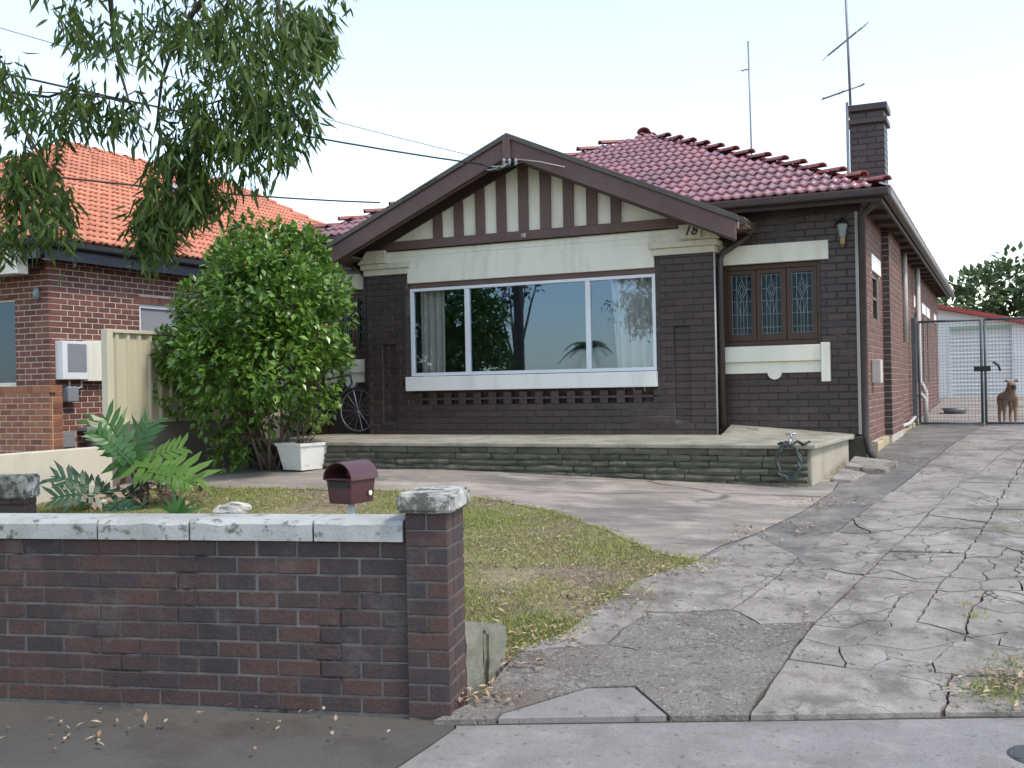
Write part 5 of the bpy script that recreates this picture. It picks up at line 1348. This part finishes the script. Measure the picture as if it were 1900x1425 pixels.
glumps = [(470,60,120,75,230),(540,120,70,90,220),(560,40,50,50,90),(390,40,100,50,150),(250,50,110,50,150),(160,35,45,35,45),(350,230,60,60,110),(430,200,75,75,190),(500,210,75,60,150),(560,190,40,55,70),(400,140,80,50,120),
          (330,330,70,50,130),(290,380,40,40,70),(285,430,22,30,30),(390,330,45,35,55),(330,280,50,40,60),(60,290,40,35,55),(70,340,55,50,85),(100,385,40,35,45),(15,420,25,40,40),(25,350,30,40,45),(110,205,45,35,50),(40,185,40,25,40),(150,160,35,30,40),(10,120,20,35,25),(200,210,25,25,18),(255,170,20,30,14),(520,270,22,25,16),(470,290,25,25,14),(235,195,30,30,26),(275,440,20,35,40),(470,-110,130,80,190),(300,-100,120,70,120),(120,-80,80,60,60),(480,-250,120,80,120),(640,-60,40,50,40),(262,400,30,30,40),(310,390,30,40,50),(370,360,30,30,40),(600,60,22,60,60),(580,150,25,40,50),(585,200,12,30,16),(20,300,30,40,40),(45,400,40,40,50),(5,450,20,30,24),(120,430,20,20,14),(120,20,25,30,20),(170,215,25,18,14),(300,130,30,30,18),(590,110,22,50,30)]
mb = MB()
def spray(mb, p, n, L0, L1, spread):
    axis = (V((0,0,-1)) + rv()*.8).normalized()
    for i in range(n):
        b = p + axis*(i/n*.22) + rv()*.07
        d = (V((0,0,-.8)) + rv()*spread).normalized()
        leafcloud(mb, b, d, rv(), random.uniform(L0, L1), random.uniform(.0085,.015), kite=False)
for (px, py, rx, ry, n) in glumps:
    for i in range(int(n*.92)):
        a = random.uniform(0, 2*pi); r = sqrt(random.random())
        p = gp(px+rx*r*cos(a), py+ry*r*sin(a), GD + random.gauss(0, .45)*max(.4, rx/80))
        (spray(mb, p, random.randint(2,6), .09, .18, .8) if noise.noise(p*2.1+V((3,1,7))) > -.16 else None)
# the crown above the frame
for c, R_, n in ((V((-5.3,5.6,6.6)),1.5,420), (V((-7.6,3.2,7.2)),1.7,420), (V((-5.2,1.6,7.8)),1.6,420), (V((-9.0,4.6,7.0)),1.4,300), (V((-3.2,4.6,7.2)),1.6,420), (V((-6.4,-.6,7.0)),1.5,300)):
    for i in range(n):
        v = rv(); p = c + v*R_
        pr_ = proj(p)
        if pr_ and pr_[1] > -60 and -100 < pr_[0] < 2000: continue
        if noise.noise(p*1.1) < -.15: continue
        spray(mb, p, 6, .10, .18, .8)
mb.build('crown', 'leaf_gum', GUM)['kind'] = 'stuff'

# ---- trees behind the garage
def far_tree(name, label, base, h, blobs, m='leaf_far', n0=900, size=(.22,.4)):
    T_ = thing(name, label, 'tree', base)
    q = MB(); q.tube([base-Zu*.2, base+Zu*h*.3+V((.1,0,0)), base+Zu*h*.6], .13, 8, .07)
    for (dx, dy, dz, r) in blobs: q.tube([base+Zu*h*.35, base+V((dx*.6,dy*.6,dz*.8)), base+V((dx,dy,dz))], .05, 6, .02)
    q.build('trunk', 'bark', T_, True)
    mb = MB()
    for (dx, dy, dz, r) in blobs:
        for i in range(int(n0*r*r/2)):
            v = rv().normalized()*(.45+.6*random.random()**.5); p = base + V((dx,dy,dz)) + v*r
            if noise.noise(p*.9) < -.2: continue
            leafcloud(mb, p, v+rv()*.8, v+Zu*.7+rv()*.4, random.uniform(*size), random.uniform(*size)*.32)
    mb.build('crown', m, T_)['kind'] = 'stuff'
    return T_
ft = PD(1850, 600, 42)
far_tree('broadleaf_tree', 'dense pale green tree rising behind the garage roof', V((ft.x, ft.y, 1.1)), 5.2, [(-1.6,0,2.7,1.25),(-.9,-.6,3.5,1.2),(0,0,3.4,1.5),(.9,.4,4.2,1.3),(1.6,-.4,3.2,1.5),(2.6,.2,4.4,1.5),(3.4,-.3,3.2,1.6),(-1.9,.4,1.7,1.0),(.6,-.9,2.2,1.3),(-.5,-.6,1.9,1.2)])

# ---- philodendron by the boundary wall
PB = G(262, 940)
PHI = thing('philodendron', 'philodendron with split fan leaves and long stalks behind the front wall', 'plant', PB)
q = MB(); q.tube([PB-Zu*.05, PB+V((.03,0,.18)), PB+V((-.02,.05,.34))], .07, 8, .05); q.build('stem', 'bark_dark', PHI, True)
def philo_leaf(base, tip, up, m, wid=.42, droop=.34, lobes=8):
    mb = MB(); ax = tip-base; L_ = ax.length; ax.normalize(); s_ = ax.cross(up).normalized(); n_ = s_.cross(ax)
    def mid(t): return base + ax*L_*t - n_*droop*L_*t*t
    # blade: midrib strip plus tapered finger lobes
    for sd in (-1, 1):
        for k in range(lobes):
            t0 = -.02+k/lobes*.95; w0 = .95/lobes*.76
            prof = sin(pi*min(1, .22+.78*(1-t0)*1.0))**.6 if t0 > .1 else .8
            l_ = wid*1.35*L_*prof*random.uniform(.7,1.12)
            a, b = mid(t0), mid(t0+w0)
            dr_ = (s_*sd*cos(.9*t0+.05) + ax*(sin(.9*t0+.05)-.25*(t0<.15)) ).normalized()
            dz_ = -n_*random.uniform(.0,.55) + n_*.12 + ax*random.uniform(-.12,.12)
            c = a + (dr_+dz_*.5)*l_*.6 - ax*.010; d = b + (dr_+dz_*.5)*l_*.6 + ax*.010; e = (a+b)/2 + (dr_+dz_)*l_
            mb.add([a, b, d, e, c], [(0,1,2,4), (4,2,3)] if sd > 0 else [(1,0,4,2), (2,4,3)])
    for k in range(lobes*2):
        t0, t1 = k/(lobes*2), (k+1)/(lobes*2)
        wv = .055*L_*(1-t0*.7); wv1 = .055*L_*(1-t1*.7)
        mb.add([mid(t0)-s_*wv+n_*.004, mid(t0)+n_*-.006, mid(t0)+s_*wv+n_*.004, mid(t1)-s_*wv1+n_*.004, mid(t1)+n_*-.006, mid(t1)+s_*wv1+n_*.004], [(0,1,4,3),(1,2,5,4)])
    mb.build('leaf', m, PHI)
def stalk(a, b, bend=.15):
    m_ = (a+b)/2 - Zu*bend*.3 + rv()*.03; q = MB(); q.tube([a, a.lerp(m_,.5), m_, m_.lerp(b,.5)+Zu*bend*.1, b], .013, 6, .008); q.build('stalk', 'leaf_philo_dark', PHI, True)
dph = (PB-CAMP).dot(FW)
def pp(px, py, dd_=0): return PD(px, py, dph+dd_)
top_ = PB+Zu*.25
LF = [((243,862),(196,768),'leaf_philo',.45,-.2),((235,850),(185,800),'leaf_philo',.35,-.3),((245,860),(262,782),'leaf_philo',.5,-.1),((250,862),(372,862),'leaf_philo_yellow',.34,-.3),((262,858),(330,815),'leaf_philo_yellow',.42,.0),((275,872),(345,880),'leaf_philo_yellow',.3,-.5),
      ((185,912),(105,868),'leaf_philo_dark',.38,-.3),((180,918),(100,912),'leaf_philo_dark',.42,-.45),((210,925),(150,880),'leaf_philo_dark',.4,-.1),((215,935),(255,962),'leaf_philo_dark',.5,-.6),((225,930),(180,965),'leaf_philo_dark',.4,-.5)]
for (b, t, m_, wd, dz) in LF:
    b3, t3 = pp(*b, dz*.5), pp(*t, dz); up = (Zu*.75 - FH*.8 + rv()*.25)
    philo_leaf(b3, t3, up, m_, wd); stalk(top_+rv()*.03, b3)
for i in range(7):   # dead hanging leaves and aerial roots
    a = top_+rv()*.06; b = PB + V((random.uniform(-.3,.35), random.uniform(-.3,.3), .02)); q = MB(); q.tube([a, a.lerp(b,.5)+rv()*.08+Zu*.08, b], .007, 5); q.build('aerial_root', 'bark', PHI, True)
mb = MB()
for i in range(90):
    p = PB + V((random.gauss(0,.28)+.12, random.gauss(0,.25), random.uniform(.0,.22))); leafcloud(mb, p, rv(), rv()+Zu, random.uniform(.08,.16), random.uniform(.02,.04))
mb.build('dead_leaves', 'leaf_dry', PHI)['kind'] = 'stuff'
# strap-leaved clump
SPB = G(330, 962)
SPL = thing('strap_plant', 'small clump of bright strap leaves to the right of the philodendron', 'plant', SPB)
for i in range(7):
    a = -.9+i*.32; L_ = random.uniform(.22,.34); d = RH*sin(a)+Zu*cos(a)*1.0 - FH*random.uniform(-.3,.4)
    mb = MB(); b = len(mb.v); s_ = d.cross(FH).normalized()
    for k in range(5):
        t = k/4; wv = .022*(1-t**2)+.002; p = SPB + d*L_*t - Zu*.10*t*t*abs(sin(a)) + V((0,0,.02))
        mb.v += [tuple(p-s_*wv), tuple(p+s_*wv)]
    for k in range(4): mb.f.append((2*k,2*k+1,2*k+3,2*k+2)); mb.mi.append(0)
    mb.build('leaf', 'leaf_philo', SPL)
# white stone on the lawn
wp = G(432, 958)
bm = bmesh.new(); bmesh.ops.create_icosphere(bm, subdivisions=4, radius=.15)
for v in bm.verts: v.co = V((v.co.x*1.25, v.co.y*.8, v.co.z*.45)) + noise.noise_vector(v.co*6)*.05+noise.noise_vector(v.co*20)*.012
me = bpy.data.meshes.new('stone'); bm.to_mesh(me); bm.free(); me.materials.append(MATS['white_rock'])
o = bpy.data.objects.new('pale_stone', me); COL.objects.link(o); o.location = (wp.x, wp.y, wp.z+.06); tag(o, 'pale flat stone lying on the lawn behind the white coping', 'stone')

# ================================================================ PLANTER, BICYCLE, TUB
pl0 = PD(562, 856, 13.3); pz = H(pl0.x, pl0.y)+.03
PLA = thing('planter', 'square tapered white planter with flaking paint at the end of the terrace', 'planter', (pl0.x, pl0.y, pz))
c = V((pl0.x, pl0.y, pz)); ra = RAD(-14)
def RL(x, y, z): return c + V((x*cos(ra)-y*sin(ra), x*sin(ra)+y*cos(ra), z))
q = MB(); h_ = .33
def fru(r0, r1, z0, z1, flip=False):
    a = [RL(sx*r0, sy*r0, z0) for sx, sy in ((-1,-1),(1,-1),(1,1),(-1,1))] + [RL(sx*r1, sy*r1, z1) for sx, sy in ((-1,-1),(1,-1),(1,1),(-1,1))]
    fs = [(i,(i+1)%4,4+(i+1)%4,4+i) for i in range(4)]
    q.add(a, [f[::-1] for f in fs] if flip else fs)
fru(.17,.225,0,h_-.04); fru(.225,.24,h_-.04,h_-.035); fru(.24,.245,h_-.035,h_); fru(.245,.20,h_,h_); fru(.20,.19,h_,h_-.05,False)
q.build('pot', 'planter', PLA, bevel=.004)
q = MB(); q.add([RL(-.2,-.2,h_-.04), RL(.2,-.2,h_-.04), RL(.2,.2,h_-.04), RL(-.2,.2,h_-.04)], [(0,1,2,3)]); q.build('soil', 'dirt', PLA)
PLT = thing('potted_shrub', 'sparse twiggy shrub with few bright leaves growing in the white planter', 'plant', c+Zu*(h_-.04))
q = MB(); mb = MB()
for i in range(10):
    s0 = RL(random.uniform(-.08,.08), random.uniform(-.08,.08), h_-.05); e = RL(random.uniform(-.35,.55), random.uniform(-.2,.2), h_+random.uniform(.2,.6)); mm_ = s0.lerp(e,.5)+rv()*.08
    q.tube([s0, mm_, e], .007, 5, .003)
    for j in range(14):
        p = mm_.lerp(e, random.random()) + rv()*.06; leafcloud(mb, p, rv()+Zu*-.2, rv()+Zu, random.uniform(.05,.085), .02)
q.build('twigs', 'bark', PLT, True); mb.build('foliage', 'leaf_bush', PLT)['kind'] = 'stuff'
# bicycle leaning on the left wing wall
bz = .957; bx, by = -8.42, 13.02
BIK = thing('bicycle', 'dark bicycle leaning in the recess left of the brick bay', 'bicycle', (bx, by, bz))
def wheel(cx):
    q = MB(); R_ = .32; q.tube([(cx+R_*cos(a), by, bz+.34+R_*sin(a)) for a in [2*pi*i/32 for i in range(33)]], .019, 6, cap=False); wo = q.build('wheel', 'black', BIK, True)
    q = MB(); q.tube([(cx+.295*cos(a), by, bz+.34+.295*sin(a)) for a in [2*pi*i/32 for i in range(33)]], .008, 5, cap=False); q.build('rim', 'steel', wo, True)
    q = MB()
    for i in range(14): a = 2*pi*i/14; q.tube([(cx,by,bz+.34),(cx+.29*cos(a),by,bz+.34+.29*sin(a))], .002, 4)
    q.build('spokes', 'steel', wo)
wheel(bx); wheel(bx-1.0)
q = MB(); bb_ = (bx-.58,by,bz+.3); st_ = (bx-.68,by,bz+.78); hd_ = (bx-.12,by,bz+.85); hb_ = (bx-.1,by,bz+.72); rr_ = (bx-1.0,by,bz+.34); fr_ = (bx,by,bz+.34)
for a, b in ((bb_,st_),(st_,hd_),(bb_,hb_),(bb_,rr_),(st_,rr_),(hd_,hb_)): q.tube([a,b], .016, 6)
q.build('frame', 'blue_trim', BIK, True)
q = MB(); q.tube([hb_, fr_], .013, 6); q.build('fork', 'steel', BIK, True)
q = MB(); q.tube([(bx-.15,by-.25,bz+.98),(bx-.13,by-.1,bz+1.0),(bx-.13,by+.1,bz+1.0),(bx-.15,by+.22,bz+.98)], .012, 6); q.tube([hd_,(bx-.13,by,bz+1.0)], .013, 6); q.build('handlebar', 'steel', BIK, True)
q = MB(); q.lathe((bx-.72,by,bz+.86), [(.03,0),(.09,.03),(.07,.06)], 10); q.tube([st_,(bx-.71,by,bz+.87)], .012, 6); q.build('saddle', 'black', BIK, True)
tp = PD(635, 806, 13.85)
TUB = thing('red_tub', 'dark red tapered tub on the terrace between the bush and the bicycle', 'tub', (tp.x, tp.y, .957))
q = MB(); q.lathe((tp.x,12.7,.957), [(.13,0),(.17,.42),(.185,.43),(.185,.46),(.165,.46),(.125,.02)], 16); q.build('shell', 'tub_red', TUB, True)
TUB.location = (tp.x, 12.7, .957)

# ================================================================ MAILBOX
mp_ = PD(652, 932, 5.75); MBX = thing('mailbox', 'dark maroon metal mailbox with arched top on a pale post behind the front wall', 'mailbox', (mp_.x, mp_.y, H(mp_.x, mp_.y)))
cz = mp_.z; ma = RAD(-2)
mu = (WD*cos(ma)+V((-WD.y, WD.x, 0))*sin(ma)); mu = V((cos(RAD(26)), sin(RAD(26)), 0)); mn = V((mu.y, -mu.x, 0))
# box turned so that its front and right side both show
mu = V((cos(RAD(-6)), sin(RAD(-6)), 0)); mn = V((mu.y, -mu.x, 0))
fw_, dp_ = .172, .205; h0 = .135
cen = V((mp_.x, mp_.y, 0))
def ML(a, d, z): return cen + mu*a - mn*d + Zu*(cz+z)
q = MB()
q.add([ML(-fw_/2+.012,-dp_/2+.01,0), ML(fw_/2-.012,-dp_/2+.01,0), ML(fw_/2-.012,dp_/2-.01,0), ML(-fw_/2+.012,dp_/2-.01,0), ML(-fw_/2,-dp_/2,h0), ML(fw_/2,-dp_/2,h0), ML(fw_/2,dp_/2,h0), ML(-fw_/2,dp_/2,h0)], [(3,2,1,0),(4,5,6,7),(0,1,5,4),(1,2,6,5),(2,3,7,6),(3,0,4,7)])
q.build('box', 'mailbox', MBX, bevel=.004)
q = MB(); N_ = 14; ro = fw_/2+.012
vs = []
for d in (-dp_/2-.012, dp_/2+.012):
    for rr in (ro, ro-.006):
        for i in range(N_+1): a = pi*i/N_; vs.append(ML(-rr*cos(a), d, h0-.008+rr*.98*sin(a)))
K = N_+1; fs = []
for i in range(N_): fs += [(i,2*K+i,2*K+i+1,i+1), (K+i,K+i+1,3*K+i+1,3*K+i), (i,i+1,K+i+1,K+i), (2*K+i,3*K+i,3*K+i+1,2*K+i+1)]
q.add(vs, fs); smooth_by_angle(q.build('lid', 'mailbox', MBX))
q = MB(); q.prism([ML(-fw_/2+.004,dp_/2-.02,h0)]+[ML((fw_/2-.002)*-cos(pi*i/10),dp_/2-.02,h0+(fw_/2-.002)*sin(pi*i/10)) for i in range(11)], mn*-.006); q.build('back_plate', 'mailbox', MBX)
q = MB(); q.add([ML(-fw_/2+.02,-dp_/2-.003,h0-.048), ML(fw_/2-.02,-dp_/2-.003,h0-.048), ML(fw_/2-.02,-dp_/2-.003,h0-.018), ML(-fw_/2+.02,-dp_/2-.003,h0-.018)], [(0,1,2,3)]); q.build('slot', 'black', MBX)
q = MB(); q.prism([ML(-fw_/2+.01,-dp_/2-.004,h0-.016), ML(fw_/2-.01,-dp_/2-.004,h0-.016), ML(fw_/2-.01,-dp_/2-.03,h0-.004), ML(-fw_/2+.01,-dp_/2-.03,h0-.004)], Zu*.004); q.build('slot_flap', 'mailbox', MBX)
q = MB(); q.lathe(cen+Zu*(H(mp_.x,mp_.y)-.05), [(.018,0),(.018,cz-H(mp_.x,mp_.y)+.05)], 10); q.build('post', 'alu_white', MBX, True)
q = MB(); q.lathe(ML(fw_/2+.001,dp_/2-.05,.05), [(.014,0),(.014,.004)], 10, tuple(mu)); q.build('sticker', 'cream', MBX)

# ================================================================ UTILITY COVER, WEEDS, LITTER, GRASS
uc = G(1882, 1398)
q = MB(); q.lathe((uc.x+.12, uc.y, -.012), [(.15,0),(.15,.008),(.14,.011)], 28)
UC = tag(q.build('utility_cover', 'cover_iron', None), 'round dark metal cover set in the footpath at its right end', 'cover')
q = MB()
for i in range(6): q.box(uc.x+.0+i*.045, uc.x+.02+i*.045, uc.y-.08, uc.y+.08, -.001, .002)
q.build('grip_rib', 'cover_iron', UC)
mb = MB()
def blade(p, h_, w_, lean):
    b = len(mb.v); a = random.uniform(0, 2*pi); s_ = V((cos(a), sin(a), 0)); t = V((lean*random.uniform(-1,1), lean*random.uniform(-1,1), 1)).normalized()
    mb.v += [tuple(p-s_*w_), tuple(p+s_*w_), tuple(p+t*h_)]; mb.f.append((b,b+1,b+2)); mb.mi.append(0)
x0, x1 = min(p.x for p in lawn), max(p.x for p in lawn); y0, y1 = min(p.y for p in lawn), max(p.y for p in lawn)
cnt = 0
ne = len(lawn_px)+len(low_px)
for i in range(ne-1):      # ragged edge spilling over the concrete
    a, b = lawn[i], lawn[i+1]
    for k in range(int((b-a).length*420)):
        q_ = a.lerp(b, random.random()) + V((random.gauss(0,.035), random.gauss(0,.035)))
        if noise.noise(V((q_.x*3, q_.y*3, 1.))) > -.15: blade(V((q_.x, q_.y, H(q_.x, q_.y)+.015)), random.uniform(.015,.04), .004, 1.0)
for i in range(260000):
    x, y = random.uniform(x0, x1), random.uniform(y0, y1)
    if not inpoly(x, y, lawn): continue
    d = noise.noise(V((x*.9, y*.9, 2.)))+.55*noise.noise(V((x*2.7, y*2.7, 5.)))
    s_ = street(x, y)
    bare = -.3 if s_ > 2.5 else .0
    if d < bare + random.uniform(-.2,.2): continue
    blade(V((x, y, H(x, y)+.008)), random.uniform(.014,.03)*(1.9 if d > .3 else 1), random.uniform(.0025,.005), .9); cnt += 1
# tufts on the lawn's driveway edge and the weedy patch on the right
for (px, py, n, rr) in ((1270,1050,180,.25),(1150,1105,220,.25),(1000,1165,500,.22),(960,1190,300,.15),(1840,1290,240,.18),(1880,1240,120,.15),(1815,1150,50,.08),(1790,1130,40,.06),(1885,1285,260,.2),(1860,985,60,.15),(1895,960,80,.2),(900,1180,200,.12)):
    c = G(px, py)
    for i in range(n):
        p = c + V((random.gauss(0,rr*.5), random.gauss(0,rr*.5), 0)); p.z = H(p.x, p.y)+.01; blade(p, random.uniform(.02,.065), .004, .9)
mbd = mb; mb = MB()
for i in range(90000):
    x, y = random.uniform(x0, x1), random.uniform(y0, y1)
    if inpoly(x, y, lawn): blade(V((x, y, H(x, y)+.008)), random.uniform(.010,.026), random.uniform(.002,.004), 1.6)
o = mb.build('dry_grass', 'straw', None); o['kind'] = 'stuff'; tag(o, 'dry straw-coloured grass stubble lying between the green blades of the lawn', 'grass')
mb = mbd
for i in range(26000):      # rough weeds along the right side of the driveway
    x, y = random.uniform(1.15, 5.5), random.uniform(5.5, 24)
    if street(x, y) < .1 or noise.noise(V((x*1.2, y*.8, 4.))) < -.12: continue
    blade(V((x, y, H(x, y)-.11)), random.uniform(.03,.09), .006, .9)
o = mb.build('grass', 'grass', None); o['kind'] = 'stuff'; tag(o, 'short patchy yellow-green grass of the front lawn and driveway edges', 'grass')
mb = MB()
def leaf_at(x, y, dz):
    p = V((x, y, H(x, y)+dz)); d = V((random.uniform(-1,1), random.uniform(-1,1), random.uniform(-.1,.3))); leafcloud(mb, p, d, Zu+rv()*.5, random.uniform(.025,.07), random.uniform(.005,.011), .4)
for i in range(5200):
    x, y = random.uniform(x0, x1), random.uniform(y0, y1)
    if inpoly(x, y, lawn) and noise.noise(V((x*1.1, y*1.1, 9.))) > -.25: leaf_at(x, y, .03)
for (px, py, n, rr) in ((1120,1120,120,.3),(1010,1190,110,.22),(945,1240,60,.15),(1240,1070,70,.2),(1400,1000,60,.35),(1540,940,120,.35),(1640,860,120,.4),(1600,880,100,.3),(1720,830,60,.5),(430,868,260,.45),(330,925,200,.5),(900,1300,60,.14),(1850,1290,90,.25),(1890,1270,60,.2),(1480,985,50,.3),(1300,1050,40,.2),(200,1345,25,.35),(420,1345,14,.5),(640,1345,8,.3),(1450,1180,22,.5),(1650,1100,30,.6),(1250,1150,18,.4)):
    c = G(px, py)
    for i in range(n): leaf_at(c.x+random.gauss(0,rr*.6), c.y+random.gauss(0,rr*.6), .042 if px > 300 or py < 1300 else .02)
o = mb.build('fallen_leaves', 'litter', None); o['kind'] = 'stuff'; tag(o, 'scattered dry fallen leaves on lawn, forecourt and driveway', 'leaves')
# soil patch on the right edge of the driveway
sp_ = [V((.22,5.75)), V((.5,5.6)), V((1.4,6.1)), V((1.4,7.2)), V((.75,6.9)), V((.45,6.35)), V((.28,6.1))]
flat_area('soil_bed', jag(sp_+[sp_[0]], .12, .05)[:-1], 'dirt', .034, .25)

# ================================================================ ACROSS THE STREET (seen mirrored in the front window)
PO = thing('power_pole', 'timber power pole across the street, mirrored in the front window', 'pole', POLE)
q = MB(); q.tube([POLE-Zu*.2, POLE+Zu*9.5], .17, 10, .12); q.build('shaft', 'pole_wood', PO, True)
q = MB(); q.box(POLE.x-1.1, POLE.x+1.1, POLE.y-.06, POLE.y+.06, 8.7, 8.85); q.build('crossarm', 'pole_wood', PO)
for k, dx in enumerate((-1, -.4, .4, 1)):
    q = MB(); q.lathe((POLE.x+dx, POLE.y, 8.85), [(.02,0),(.05,.05),(.03,.14)], 8); q.build('insulator', 'meter_grey', PO, True)
    cable('street_wire', 'overhead street wire strung from the power pole', (POLE.x+dx-40*.915, POLE.y-40*.403, 8.9), (POLE.x+dx, POLE.y, 8.9), .9, .012).update({'group': 'street wires'}) if False else None
    a = V((POLE.x+dx, POLE.y, 8.98))
    for s_ in (-1, 1):
        o = cable('street_wire', 'overhead street wire strung from the power pole', a, a + V((.915,.403,0))*45*s_, 1.0, .012); o['group'] = 'overhead street wires'
def MR(px, py, d):       # place seen in the window's mirror image: the sight line folded at the glass
    v = ray(px, py); t = 13.03/v.y; g = CAMP+v*t; r = V((v.x, -v.y, v.z)).normalized(); return g + r*d
tb = MR(905, 600, 20); 
far_tree('verge_tree', 'dark broadleaf street tree mirrored in the middle pane of the front window', V((tb.x+1.2, tb.y+.5, 0)), 6.0, [(-1.2,-.5,2.9,.42),(-1.4,-.3,3.4,.4),(-1.0,-.5,3.9,.45),(-.8,-.3,4.4,.55),(-.3,-.2,4.7,.5),(.4,0,4.9,.5),(1.0,.2,5.2,.5),(-1.5,0,4.6,.5)], 'leaf_gum', 1100, (.12,.24))
tb = MR(835, 640, 24)
far_tree('verge_tree', 'leafy street tree mirrored in the left pane of the front window', V((tb.x-.6, tb.y, 0)), 6.5, [(0,0,3.6,1.1),(.3,0,4.8,1.2),(-.4,.4,5.9,1.2),(.4,-.2,6.8,1.0),(-1.4,.2,4.8,1.1)], 'leaf_gum', 700, (.12,.24))
for k, (px, d, hh) in enumerate(((950, 34, 2.3), (1092, 24, 3.0))):
    pb_ = MR(px, 660, d); pb_.z = 0
    T_ = thing('palm_tree', ('small palm with drooping fronds mirrored low in the middle pane', 'palm with spread fronds mirrored beside the right mullion')[k], 'tree', pb_)
    q = MB(); q.tube([pb_-Zu*.1, pb_+Zu*hh*.5+V((.08,0,0)), pb_+Zu*hh], .10, 8, .07); q.build('trunk', 'pole_wood', T_, True)
    for i in range(13):
        a = 2*pi*i/13+random.uniform(-.2,.2); el = random.uniform(-.1,.8); L_ = random.uniform(.8,1.1); mb = MB(); base = pb_+Zu*hh; dv_ = V((cos(a)*cos(el), sin(a)*cos(el), sin(el)))
        pts = [base + dv_*L_*t - Zu*.75*L_*t*t for t in [j/8 for j in range(9)]]
        mb.tube(pts, .018, 4, .005)
        for j in range(1, 9):
            for sd in (-1, 1):
                s_ = dv_.cross(Zu).normalized()*sd
                for e in (0, .5): 
                    p = pts[j-1].lerp(pts[j], e); leafcloud(mb, p, s_*.8+dv_*.4-Zu*.5, Zu+rv()*.2, .42*(1-.06*j), .02)
        mb.build('frond', 'leaf_gum', T_)
print('objects', len(bpy.data.objects))
